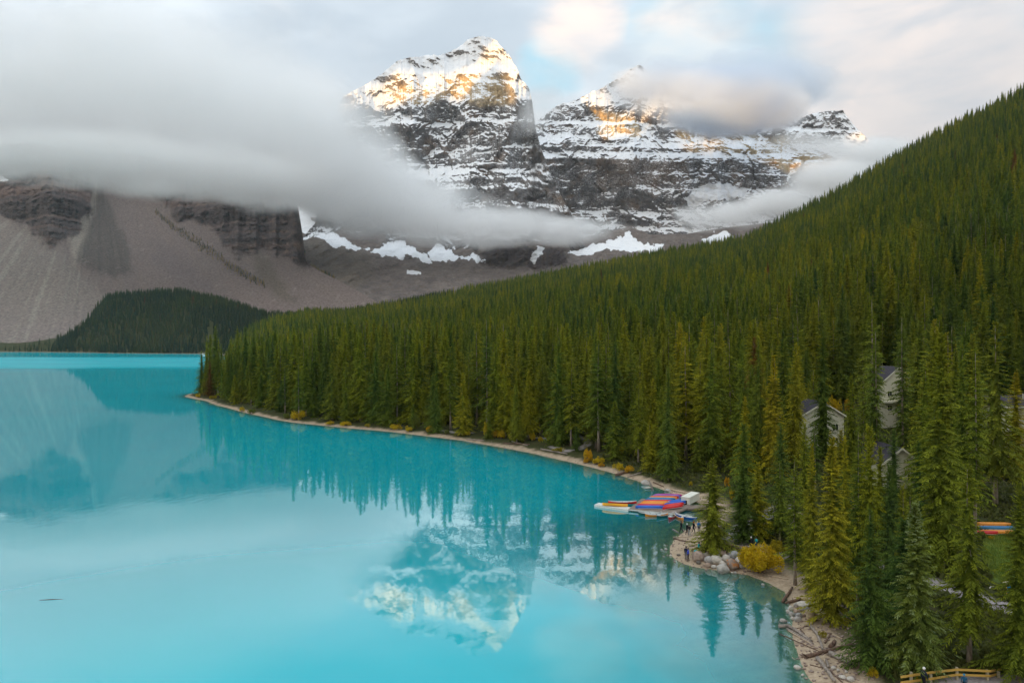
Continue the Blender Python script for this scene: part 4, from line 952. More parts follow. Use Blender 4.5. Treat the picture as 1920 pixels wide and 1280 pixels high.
def forest():
    rest = np.ones(len(TREES), bool); rest[list(PICK)] = False; A = TREES[rest].copy(); q = A[:, 5]
    nn = len(REFS['near']); kinds = np.where(A[:, 1] < 330, np.where(A[:, 3] < 13, 4, np.minimum((q * 4).astype(int), 3)), 0)
    kinds = np.where((A[:, 1] >= 330) & (A[:, 1] < 760), 5 + np.minimum((q * 3).astype(int), 2), kinds)
    kinds = np.where(A[:, 1] >= 760, 8 + np.minimum((q * 3).astype(int), 2), kinds)
    Hs = np.array([27, 27, 27, 27, 12, 27, 27, 27, 24, 24, 24.]); A[:, 3] = A[:, 3] / Hs[kinds]
    A[:, 2] -= .2
    refs = [list(o.children) for o in REFS['near'] + REFS['mid'] + REFS['far']]
    o = instancer('forest', A, kinds, refs)
    tag(o, 'dense green spruce wood climbing the slope on the right', None, None, 'stuff')
    # the wood on the mound across the lake
    g = np.random.default_rng(9); X, Y = np.meshgrid(np.arange(-1700, -60, 8.6), np.arange(1480, 2200, 8.6)); X = (X + g.uniform(-3, 3, X.shape)).ravel(); Y = (Y + g.uniform(-3, 3, Y.shape)).ravel()
    px = 960 + F * X / Y; z, d = height(X, Y)
    edge = interp(px, [(-200, 1955), (60, 1925), (105, 1935), (135, 1985), (200, 2080), (260, 2125), (560, 2130), (860, 2150)]) + 14 * perlin(X / 40, Y / 40, 3)
    keep = (d > 6 + 8 * np.maximum(perlin(X / 60, Y / 60, 5), -.3)) & (Y < edge) & (px < 850) & (px > -140) & (g.uniform(0, 1, len(X)) < np.where(px < 105, .34, .97))
    wf = (np.abs(px - 396) < 4.0) & (Y < 1750)
    keep &= ~wf
    X, Y, z = X[keep], Y[keep], z[keep]; h = g.uniform(14, 28, len(X)) * np.where(g.uniform(0, 1, len(X)) < .15, .6, 1) * np.where((960 + F * X / Y) < 105, .75, 1)
    for K, xy in zip(FARB, ((0.30, 1700.), (0.33, 1720.))):
        x = -xy[0] * xy[1]; zz = H1(x, xy[1])
        REFS['farb'].append(place_tree(K, x, xy[1], zz - .2, 22, 0, 1, ('nearer' if xy[0] == .30 else 'farther') + ' of two small dark spruces on the wooded mound across the lake', 'spruces on the far mound'))
    B = np.stack([X, Y, z - .2, h / 22, g.uniform(0, 6.28, len(X)), 0 * X], 1)
    o = instancer('distant_forest', B, g.integers(0, 2, len(X)), [list(o.children) for o in REFS['farb']])
    tag(o, 'dark spruce wood on the mound across the lake, below the scree', None, None, 'stuff')
    print('TREES', len(A), len(B))
bpy.context.view_layer.update()
forest()
# ------------------------------------------------------------------ clouds and fog: real volumes between the peaks
def cloud_material(name, dens, col=(.998, .999, 1.0), aniso=.1):
    k = Mat(name); v = k.nd('ShaderNodeVolumePrincipled'); v.inputs['Color'].default_value = (*col, 1); v.inputs['Density'].default_value = dens; v.inputs['Anisotropy'].default_value = aniso
    v.inputs['Density Attribute'].default_value = 'density'
    k.L.new(v.outputs[0], k.out.inputs['Volume']); return k.m
def cloud(name, label, blobs, dens, res, nscale=260.0, erode=.9, zsq=1.6, mat=None, seed=0.0, pad=1.22, col=(.998, .999, 1.0)):
    """blobs: (x, y, z, rx, ry, rz, weight) soft ellipsoids; noise eats their edges"""
    b = np.array(blobs, float); lo = (b[:, :3] - b[:, 3:6] * pad).min(0); hi = (b[:, :3] + b[:, 3:6] * pad).max(0)
    me = bpy.data.meshes.new(name); o = link(name, me)
    nt = bpy.data.node_groups.new(name, 'GeometryNodeTree'); nt.is_modifier = True
    nt.interface.new_socket('Geometry', in_out='INPUT', socket_type='NodeSocketGeometry'); nt.interface.new_socket('Geometry', in_out='OUTPUT', socket_type='NodeSocketGeometry')
    N, L = nt.nodes, nt.links; N.new('NodeGroupInput'); go = N.new('NodeGroupOutput')
    pos = N.new('GeometryNodeInputPosition').outputs[0]
    def M(op, a, c=0.0, clamp=False):
        n = N.new('ShaderNodeMath'); n.operation = op; n.use_clamp = clamp
        for x, i in ((a, 0), (c, 1)):
            if isinstance(x, (int, float)): n.inputs[i].default_value = x
            else: L.new(x, n.inputs[i])
        return n.outputs[0]
    def V(op, a, c):
        n = N.new('ShaderNodeVectorMath'); n.operation = op
        for x, i in ((a, 0), (c, 1)):
            if isinstance(x, tuple): n.inputs[i].default_value = x
            else: L.new(x, n.inputs[i])
        return n
    def noise(vec, sc_, det, off):
        ad = V('ADD', vec, off).outputs[0]; n = N.new('ShaderNodeTexNoise'); L.new(ad, n.inputs['Vector']); n.inputs['Scale'].default_value = sc_; n.inputs['Detail'].default_value = det; n.inputs['Roughness'].default_value = .58
        return n
    st = V('MULTIPLY', pos, (1.0, 1.0, zsq)).outputs[0]
    wn = noise(st, 1.0 / (nscale * 1.8), 2, (seed * 31, 7.0, seed)); wv = V('SUBTRACT', wn.outputs['Color'], (.5, .5, .5)).outputs[0]
    wp = V('ADD', pos, V('MULTIPLY', wv, (nscale * .9, nscale * .6, nscale * .5)).outputs[0]).outputs[0]
    tot = 0.0
    for (x, y, z, rx, ry, rz, w) in blobs:
        q = V('SUBTRACT', wp, (x, y, z)).outputs[0]; q = V('DIVIDE', q, (rx, ry, rz)).outputs[0]
        l = N.new('ShaderNodeVectorMath'); l.operation = 'DOT_PRODUCT'; L.new(q, l.inputs[0]); L.new(q, l.inputs[1])
        f = M('SUBTRACT', 1.0, l.outputs['Value'], True); f = M('MULTIPLY', f, w); tot = f if isinstance(tot, float) else M('ADD', tot, f)
    tot = M('MINIMUM', tot, 1.4)
    nz = noise(st, 1.0 / nscale, 5, (seed * 13, seed * 5, 3.0)).outputs['Fac']
    d = M('SUBTRACT', tot, M('MULTIPLY', nz, erode)); d = M('MAXIMUM', d, 0.0)
    vc = N.new('GeometryNodeVolumeCube'); L.new(d, vc.inputs['Density']); vc.inputs['Min'].default_value = tuple(lo); vc.inputs['Max'].default_value = tuple(hi)
    for nme, r in zip(('Resolution X', 'Resolution Y', 'Resolution Z'), res): vc.inputs[nme].default_value = r
    sm = N.new('GeometryNodeSetMaterial'); sm.inputs['Material'].default_value = mat or cloud_material(name + '_vapour', dens, col); L.new(vc.outputs[0], sm.inputs[0]); L.new(sm.outputs[0], go.inputs[0])
    md = o.modifiers.new('vapour', 'NODES'); md.node_group = nt
    return tag(o, label, None, None, 'stuff')
# light and colour of a cloud come from its vapour alone
def B(px, py, Y, rx, ry, depth, w=1.0):        # soft ellipsoid at a depth, radii in photo px and depth in metres
    x, y, z = W(px, py, Y); return (x, y, z, rx * Y / F, depth, ry * Y / F, w)
cloud('cloud_bank', 'broad grey cloud bank resting on the scree mountain at the left',
      [B(-160, 150, 2650, 420, 225, 420, .62), B(130, 150, 2650, 330, 222, 420, .62), B(330, 170, 2700, 280, 225, 420, .62), B(500, 205, 2850, 250, 205, 400, .62), B(600, 275, 3000, 200, 150, 400, .85), B(690, 345, 3150, 190, 88, 320, .95), B(800, 395, 3250, 160, 62, 260, .9), B(570, 60, 3300, 250, 190, 420, .5), B(580, 255, 3300, 105, 135, 260, 1.15), B(610, 350, 3250, 90, 70, 300, 1.2), B(-160, 298, 2480, 260, 58, 240, 1.35), B(60, 290, 2500, 190, 52, 240, 1.25), B(230, 308, 2540, 170, 52, 240, 1.4), B(400, 325, 2620, 170, 52, 240, 1.4), B(530, 345, 2780, 130, 54, 240, 1.25)],
      .0100, (190, 60, 100), 210, .95, 1.5, seed=1.0)
cloud('fog_bank', 'low grey fog bank drifting across the foot of the snowy peaks',
      [B(640, 395, 3250, 120, 62, 260, 1.1), B(740, 420, 3250, 140, 56, 260, 1.1), B(860, 432, 3250, 150, 46, 240, 1.25), B(980, 430, 3250, 150, 46, 240, 1.25), B(1090, 436, 3250, 105, 36, 220, 1.15), B(760, 345, 3300, 110, 55, 260, .8), B(850, 395, 3300, 90, 40, 200, .8), B(960, 405, 3300, 110, 32, 200, .8)],
      .0110, (190, 44, 70), 115, 1.1, 2.0, seed=4.0)
cloud('cloud', 'small cloud caught between the left peak and the middle peak',
      [B(1015, 195, 3700, 62, 62, 200, 1.0), B(990, 235, 3650, 50, 46, 160, .8), B(885, 292, 3500, 46, 24, 140, .75), B(1060, 130, 3900, 110, 55, 240, .7)],
.0055, (70, 40, 50), 150, .95, 1.5, seed=7.0)
cloud('cloud', 'dark grey cloud lying over the ridge between the middle and right peaks',
      [B(1390, 188, 4050, 150, 78, 320, 1.5), B(1270, 150, 4250, 170, 60, 300, .95), B(1480, 160, 4300, 130, 60, 300, 1.0), B(1200, 172, 4100, 110, 56, 200, .85), B(1250, 215, 4050, 80, 34, 160, .7), B(1400, 120, 4500, 210, 48, 300, .8), B(1330, 225, 4050, 100, 40, 220, .9), B(1450, 215, 4100, 90, 45, 220, .9)],
      .0190, (120, 50, 70), 190, .95, 1.5, seed=2.0, col=(.84, .89, .95))  # vapour greyed to stand for the shade of higher cloud
cloud('fog_bank', 'thin pinkish mist below the right peak and along the wooded ridge',
      [B(1330, 408, 3600, 95, 36, 200, 1.1), B(1430, 392, 3600, 105, 40, 200, 1.1), B(1540, 340, 3700, 100, 46, 220, .95), B(1610, 290, 3800, 110, 42, 240, .95), B(1500, 268, 3900, 110, 30, 200, .9), B(1660, 285, 3900, 90, 50, 240, .9), B(1590, 330, 3600, 120, 46, 200, 1.0), B(1480, 372, 3550, 100, 34, 180, 1.0)],
      .0190, (110, 40, 70), 150, .95, 1.8, seed=9.0)
cloud('cloud_wisps', 'torn wisps of mist hanging under the edge of the cloud bank',
      [B(60, 335, 2420, 150, 30, 120, .95), B(215, 352, 2450, 130, 30, 120, .95), B(360, 360, 2500, 130, 30, 120, .95), B(500, 385, 2600, 120, 34, 120, 1.0), B(610, 395, 2900, 110, 44, 140, 1.0), B(700, 300, 3150, 120, 60, 160, .95), B(800, 345, 3250, 130, 50, 160, 1.0), B(900, 380, 3350, 120, 36, 140, .95), B(1130, 425, 3450, 110, 30, 140, .95)],
      .0120, (220, 60, 60), 85, 1.25, 1.9, seed=12.0)
# ------------------------------------------------------------------ shared materials of the small things
def timber(name, a, b, scale=(1.2, 14, 14)):
    k = Mat(name); v = k.coord('Object', scale); n = k.noise(v, 1.0, 6, .6, .4); n2 = k.noise(k.coord('Object'), 1.3, 4)
    c = k.mix(k.ramp(n, .3, .7), a, b); c = k.mix(k.math('MULTIPLY', k.ramp(n2, .5, .75), .4), c, tuple(x * .6 for x in a))
    return k.done(k.pbr(c, .85, .15, k.bump(n, .4, .02)))
DECKW = timber('weathered_deck', (.16, .125, .10), (.30, .24, .20)); DRIFT = timber('driftwood_grey', (.17, .14, .12), (.38, .32, .27), (6, 6, 6)); DRIFTB = timber('driftwood_brown', (.09, .055, .04), (.20, .13, .095), (6, 6, 6))
DRIFTP = timber('driftwood_pale', (.34, .25, .17), (.52, .41, .30), (6, 6, 6)); YRAIL = timber('yellow_pine_rail', (.50, .29, .06), (.66, .42, .11)); POSTW = timber('pale_post', (.36, .31, .20), (.52, .46, .33)); BROWNT = timber('brown_timber', (.16, .095, .06), (.28, .18, .12))
PLASTIC = flat('white_plastic', (.66, .66, .62), .5, .4, .08, 3.0); METALD = flat('dark_brown_door', (.06, .04, .03)); BOXW = flat('cream_box_paint', (.70, .69, .60), .55, .35, .06, 1.5)
def gloss(name, col): return flat(name, col, .32, .5, .10, 1.2)
PAINT = {'blue': gloss('blue_gelcoat', (.008, .10, .48)), 'red': gloss('red_gelcoat', (.55, .012, .012)), 'crimson': gloss('crimson_gelcoat', (.50, .008, .03)), 'orange': gloss('orange_gelcoat', (.72, .25, .018)), 'yellow': gloss('golden_yellow_gelcoat', (.74, .34, .01)),
         'magenta': gloss('magenta_gelcoat', (.45, .02, .20)), 'teal': gloss('teal_blue_gelcoat', (.02, .16, .33)), 'green': gloss('dark_green_gelcoat', (.012, .10, .095)), 'lavender': gloss('lavender_blue_gelcoat', (.10, .16, .50))}
LINING = flat('white_canoe_lining', (.62, .63, .63), .5, .3, .1, 2.0)

# ------------------------------------------------------------------ canoe dock
DZ = .45
def dock():
    fl, fr = onplane(1179, 953.5, DZ), onplane(1266, 961.5, DZ); br, bl = onplane(1300, 947, DZ), onplane(1203, 934, DZ)
    t = empty('canoe_dock', (fl[0], fl[1], 0)); tag(t, 'weathered wooden boat dock loaded with upturned canoes', 'dock')
    o = Vector((fl[0], fl[1], 0)); P = [Vector(p) - o for p in (fl, fr, br, bl)]
    mb = MB(); n = 40                                     # deck boards, joined: each is little more than a pixel wide
    for i in range(n):
        a = P[0].lerp(P[1], (i + .06) / n); b = P[0].lerp(P[1], (i + .94) / n); c = P[3].lerp(P[2], (i + .94) / n); d = P[3].lerp(P[2], (i + .06) / n); dz = Vector((0, 0, RNG.uniform(-.008, .008)))
        lo = Vector((0, 0, -.05)); mb.add([a + dz, b + dz, c + dz, d + dz, a + lo, b + lo, c + lo, d + lo], [(0,1,2,3),(7,6,5,4),(0,4,5,1),(1,5,6,2),(2,6,7,3),(3,7,4,0)])
    k = mb.build('deck_planks', DECKW, t); k['kind'] = 'stuff'
    for q in range(4):
        m = MB(); a, b = P[q] - Vector((0, 0, .16)), P[(q + 1) % 4] - Vector((0, 0, .16)); m.beam(a, b, .14, .2); m.build('edge_beam', PLASTIC if q == 0 else DECKW, t)
    m = MB()
    for q in (0, 1, 2, 3): m.tube([P[q] * .96 + P[(q + 2) % 4] * .04 + Vector((0, 0, -2.4)), P[q] * .96 + P[(q + 2) % 4] * .04 + Vector((0, 0, -.08))], .11, 8)
    m.build('piling', BROWNT, t)
    # walkway to the shore
    w = empty('dock_walkway', (br[0], br[1], 0)); tag(w, 'narrow plank walkway joining the canoe dock to the shore', 'walkway'); ow = Vector((br[0], br[1], 0))
    e1 = Vector(onplane(1345, 946, DZ + .25)) - ow; e0 = Vector(onplane(1343, 950.5, DZ + .25)) - ow; s0 = Vector(onplane(1288, 953.2, DZ + .012)) - ow; s1 = Vector(onplane(1302, 946.5, DZ + .012)) - ow
    for i in range(22):
        m = MB(); a, b, c, d = s0.lerp(e0, (i + .05) / 22), s0.lerp(e0, (i + .95) / 22), s1.lerp(e1, (i + .95) / 22), s1.lerp(e1, (i + .05) / 22); lo = Vector((0, 0, -.05))
        m.add([a, b, c, d, a + lo, b + lo, c + lo, d + lo], [(0,1,2,3),(7,6,5,4),(0,4,5,1),(1,5,6,2),(2,6,7,3),(3,7,4,0)]); m.build('plank', DECKW, w)
    for a, b in ((s0, e0), (s1, e1)):
        m = MB(); m.beam(a - Vector((0, 0, .17)), b - Vector((0, 0, .17)), .1, .22); m.build('side_beam', DECKW, w)
    # floating pontoon of white blocks
    A, Bq = Vector(onplane(1114, 946, .3)), Vector(onplane(1178, 955.5, .3)); C_ = Vector(onplane(1126, 941.5, .3)); depth = max(1.6, C_.y - A.y)
    pn = empty('floating_pontoon', (A.x, A.y, 0)); tag(pn, 'white floating pontoon of plastic blocks at the outer end of the dock', 'pontoon')
    d = (Bq - A); L = d.length; d.normalize(); nrm = Vector((-d.y, d.x, 0)); nx, ny = 14, 4; sx = L / nx; sy = depth / ny; rz = math.atan2(d.y, d.x); me = None
    for i in range(nx):
        for j in range(ny):
            if me is None:
                m = MB(); m.box((0, 0, .12), (sx * .95, sy * .95, .42)); m.box((0, 0, .345), (sx * .8, sy * .8, .03)); m.tube([(sx * .46, -sy * .46, .30), (sx * .46, -sy * .46, .37)], .05, 6); me = m.mesh('float_block', PLASTIC)
            p = d * (sx * (i + .5)) + nrm * (sy * (j + .5)); b = link('float_block', me, pn); b.location = (p.x, p.y, 0); b.rotation_euler = (0, 0, rz)
    # long cream boxes at the landward end
    p0, p1 = Vector(onplane(1279.5, 946, DZ)), Vector(onplane(1292, 946.5, DZ)); bx = empty('storage_box', ((p0.x + p1.x) / 2, p0.y + .3, DZ), -.62); tag(bx, 'long cream storage box with a small dark door on the dock', 'box')
    for q, nm in ((0, 'bin'), (1, 'bin')):
        m = MB(); m.box((0, 1.25 + 2.45 * q, .62), (1.5, 2.42, 1.2)); o2 = m.build(nm, BOXW, bx)
        m = MB(); m.box((0, 1.25 + 2.45 * q, 1.255), (1.56, 2.46, .07)); m.build('lid', BOXW, o2)
    m = MB(); m.box((.12, .025, .36), (.42, .05, .68)); m.build('door', METALD, bx)
    return P, o
DOCK_P, DOCK_O = dock()

# ------------------------------------------------------------------ canoes
def canoe_surface(L, Wd, D, inset=0.0):
    ns, nc = 15, 11; V = []; 
    for i in range(ns):
        s = -1 + 2 * i / (ns - 1); w = max(.012, Wd / 2 * max(0, 1 - abs(s) ** 2.3) ** .85) ; w = max(.008, w - inset); top = D + .17 * abs(s) ** 3.2 - inset * .15; bot = .16 * max(0, abs(s) - .72) ** 1.6 / .28 ** 1.6 * .55 + inset
        for j in range(nc):
            a = -1 + 2 * j / (nc - 1); y = w * math.copysign(abs(math.sin(a * math.pi / 2)) ** .75, a); z = bot + (top - bot) * abs(a) ** 2.6
            V.append((s * L / 2 * (1 - inset / L), y, z))
    Fq = [(i * nc + j, (i + 1) * nc + j, (i + 1) * nc + j + 1, i * nc + j + 1) for i in range(ns - 1) for j in range(nc - 1)]
    return V, Fq, ns, nc
CANOE_ME = {}
def canoe(col, upside, loc, rz, label, group=None, L=5.0, pitch=0.0, roll=0.0):
    t = empty('canoe', loc, rz); t.rotation_euler = (roll + (math.pi if upside else 0), pitch, rz); tag(t, label, 'canoe', group)
    def me(key, fn):
        if key not in CANOE_ME: CANOE_ME[key] = fn()
        return CANOE_ME[key]
    def hull():
        V, Fq, ns, nc = canoe_surface(L, .9, .40); m = MB(); m.add(V, [tuple(reversed(f)) for f in Fq]); return m.mesh('hull', PAINT[col], True)
    def lining():
        V, Fq, ns, nc = canoe_surface(L, .9, .40, .03); m = MB(); m.add(V, Fq); return m.mesh('lining', LINING, True)
    def gun():
        V, Fq, ns, nc = canoe_surface(L, .92, .40); m = MB()
        for j in (0, nc - 1): m.tube([V[i * nc + j] for i in range(ns)], .026, 5)
        return m.mesh('gunwale', METALD if col in ('yellow',) else LINING)
    h = link('hull', me('hull' + col + str(L), hull), t); link('lining', me('lining' + str(L), lining), t); link('gunwale', me('gun' + ('y' if col == 'yellow' else '') + str(L), gun), t)
    def seat(x, w):
        m = MB(); m.box((x, 0, .30), (.24, w, .025)); return m.mesh('seat', METALD)
    for x, w in ((-1.35, .62), (1.2, .66)): link('seat', me(f'seat{x}', lambda: seat(x, w)), t)
    m = me('thwart', lambda: MB().box((0, 0, .385), (.06, .86, .03)).mesh('thwart', METALD)); link('thwart', m, t)
    return t
def dock_canoes():
    # upturned canoes lying side by side on the deck, listed from the front of the dock backwards
    names = {'blue': 'blue', 'crimson': 'crimson', 'orange': 'orange', 'magenta': 'magenta', 'teal': 'teal-blue', 'red': 'red', 'lavender': 'lavender-blue'}
    rowA = [('blue', 'upturned bright blue canoe, foremost of the row on the dock'), ('crimson', 'upturned crimson canoe right behind the foremost blue one on the dock'), ('orange', 'upturned orange canoe, the front one of two lying together near the front of the dock'), ('orange', 'upturned orange canoe, the rear one of two lying together near the front of the dock'),
            ('red', 'upturned red canoe in the dock row, in front of the two teal-blue ones'), ('teal', 'upturned teal-blue canoe in the middle of the dock row, the nearer of two'), ('teal', 'upturned teal-blue canoe in the middle of the dock row, the farther of two'), ('orange', 'upturned orange canoe in the back half of the row on the dock'),
            ('crimson', 'upturned crimson canoe near the back of the dock row, behind an orange one'), ('lavender', 'upturned lavender-blue canoe, second from the back of the dock row'), ('magenta', 'upturned magenta canoe at the very back of the dock row')]
    a = Vector(onplane(1219, 952.5, DZ)); b = Vector(onplane(1253, 930.5, DZ))
    for i, (c, lb) in enumerate(rowA):
        t = i / (len(rowA) - 1); p = a.lerp(b, t); canoe(c, True, (p.x, p.y, DZ + .50 + .16 * math.sin(t * math.pi)), RNG.uniform(-.03, .03) - .04, lb, 'canoes stacked on the dock', pitch=RNG.uniform(-.015, .015))
    rowB = [('red', 'upturned red canoe at the right front corner of the dock, nearest the viewer'), ('red', 'upturned red canoe lying just behind the corner one on the right of the dock'), ('blue', 'upturned blue canoe at the right of the dock in front of the storage box'), ('blue', 'upturned blue canoe leaning on the others beside the storage box')]
    for i, (c, lb) in enumerate(rowB):
        p = Vector(onplane(1261 + 2.5 * i, 953.5 - 3.3 * i, DZ)); canoe(c, True, (p.x, p.y, DZ + .62 + .02 * i), .32, lb, 'canoes stacked on the dock', L=3.9 if i < 2 else 4.4, pitch=-.05)
    p = onplane(1153, 948.8, .36); canoe('yellow', False, (p[0], p[1], .37), -.22, 'golden yellow canoe lying tipped on the front edge of the white pontoon', None, L=4.4, roll=-.55)
    p = onplane(1167, 944.2, .36); canoe('red', False, (p[0], p[1], .37), -.03, 'open red canoe with a white inside on the white pontoon', None, L=5.0)
    for (x, y, c, rz, lb) in ((1219, 963.2, 'green', .10, 'dark green canoe afloat close along the front edge of the dock'), (1231, 965.8, 'orange', .18, 'orange canoe afloat, leftmost of the moored fan in front of the dock'), (1247, 966.5, 'green', .62, 'dark green canoe afloat between the two orange ones of the moored fan'),
                              (1260.5, 968, 'red', 1.05, 'red canoe with white inside moored at the corner of the dock'), (1272.5, 968.5, 'orange', 1.72, 'orange canoe moored bow towards the beach beside the red one'), (1286.5, 969.5, 'blue', 2.35, 'blue canoe afloat at the right end of the moored fan')):
        p = onplane(x, y, .1); canoe(c, False, (p[0], p[1], -.08), rz, lb, 'canoes moored in front of the dock', L=4.0)
    g = [hit(1868, 1001), hit(1871, 996), hit(1862, 991.5), hit(1846, 1002)]
    for (x, y, z), c, lb, dz in zip(g, ('orange', 'teal', 'orange', 'red'), ('orange canoe in front of a pile on the grass at the right edge', 'teal canoe between two orange ones on the grass at the right edge', 'orange canoe at the back of the pile on the grass at the right edge', 'red canoe half hidden behind the bare trunk by the grass'), (.0, .22, .42, 0)):
        canoe(c, True, (x, y, z + .56 + dz), -.06, lb, 'canoes stored on the grass', L=5.0 if c != 'red' else 4.0)
dock_canoes()

# ------------------------------------------------------------------ stones
def stone_material(name, a, b, spot=None):
    k = Mat(name); v = k.coord('Object'); oi = k.nd('ShaderNodeObjectInfo'); n = k.noise(v, 2.2, 6, .6); n2 = k.noise(v, 9, 4, .6)
    c = k.mix(k.ramp(n, .32, .68), a, b); c = k.mix(1.0, c, k.mix(oi.outputs['Random'], (.78, .78, .8), (1.12, 1.08, 1.02)), 'MULTIPLY')
    if spot: c = k.mix(k.ramp(k.noise(v, 1.3, 3), .48, .6), c, spot)
    c = k.mix(k.math('MULTIPLY', k.ramp(n2, .55, .75), .35), c, (.12, .11, .10))
    return k.done(k.pbr(c, .9, .15, k.bump(n2, .5, .03)))
STONE = {'white': stone_material('pale_stone', (.36, .34, .31), (.52, .49, .45)), 'brown': stone_material('pinkish_brown_stone', (.27, .20, .16), (.40, .32, .27)), 'grey': stone_material('blue_grey_stone', (.20, .21, .22), (.34, .34, .34)),
         'rust': stone_material('rust_stained_stone', (.28, .20, .15), (.38, .30, .25), (.40, .17, .06)), 'tan': stone_material('tan_stone', (.44, .33, .18), (.56, .45, .30)), 'dark': stone_material('dark_stone', (.09, .08, .07), (.17, .15, .13))}
STONE_ME = {}
def stone_mesh(col, seed, sub=3, ang=.5):
    key = (col, seed, sub)
    if key in STONE_ME: return STONE_ME[key]
    bm = bmesh.new(); bmesh.ops.create_icosphere(bm, subdivisions=sub, radius=1.0); g = random.Random(seed)
    planes = [(Vector((g.gauss(0, 1), g.gauss(0, 1), g.gauss(0, .8))).normalized(), g.uniform(.62, .9)) for _ in range(9)]
    P = np.array([v.co[:] for v in bm.verts]); nz = fbm(P[:, 0] * 1.3 + seed, P[:, 1] * 1.3 + P[:, 2] * .9, 4, seed); nz2 = fbm(P[:, 0] * 4 + P[:, 2], P[:, 1] * 4 - P[:, 2], 3, seed + 3)
    for v, a, b in zip(bm.verts, nz, nz2):
        p = v.co * (1 + .22 * a + .05 * b)
        for n, d in planes:
            e = p.dot(n) - d
            if e > 0: p -= n * e * (.55 + ang * .4)
        v.co = p
    me = bpy.data.meshes.new('stone'); bm.to_mesh(me); bm.free(); me.materials.append(STONE[col]); me.polygons.foreach_set('use_smooth', [True] * len(me.polygons)); STONE_ME[key] = me; return me
def stone(px, py, w, h, col, label, group, seed, sink=.25, name='boulder'):
    """px, py the middle of the stone in the photo, w and h its size there in px"""
    x, y, z = hit(px, py + h * .42); sx = w / F * y / 2; sz = max(h / F * y / 2, .06)
    o = link(name, stone_mesh(col, seed, 3 if w > 6 else 2)); o.location = (x, y + sx * .3, max(z, -.12) + sz * (1 - sink)); o.scale = (sx * 1.12, sx * RNG.uniform(.8, 1.05), sz * 1.2); o.rotation_euler = (RNG.uniform(-.2, .2), RNG.uniform(-.2, .2), RNG.uniform(-.5, .5))
    return tag(o, label, 'boulder' if w > 6 else 'stone', group)
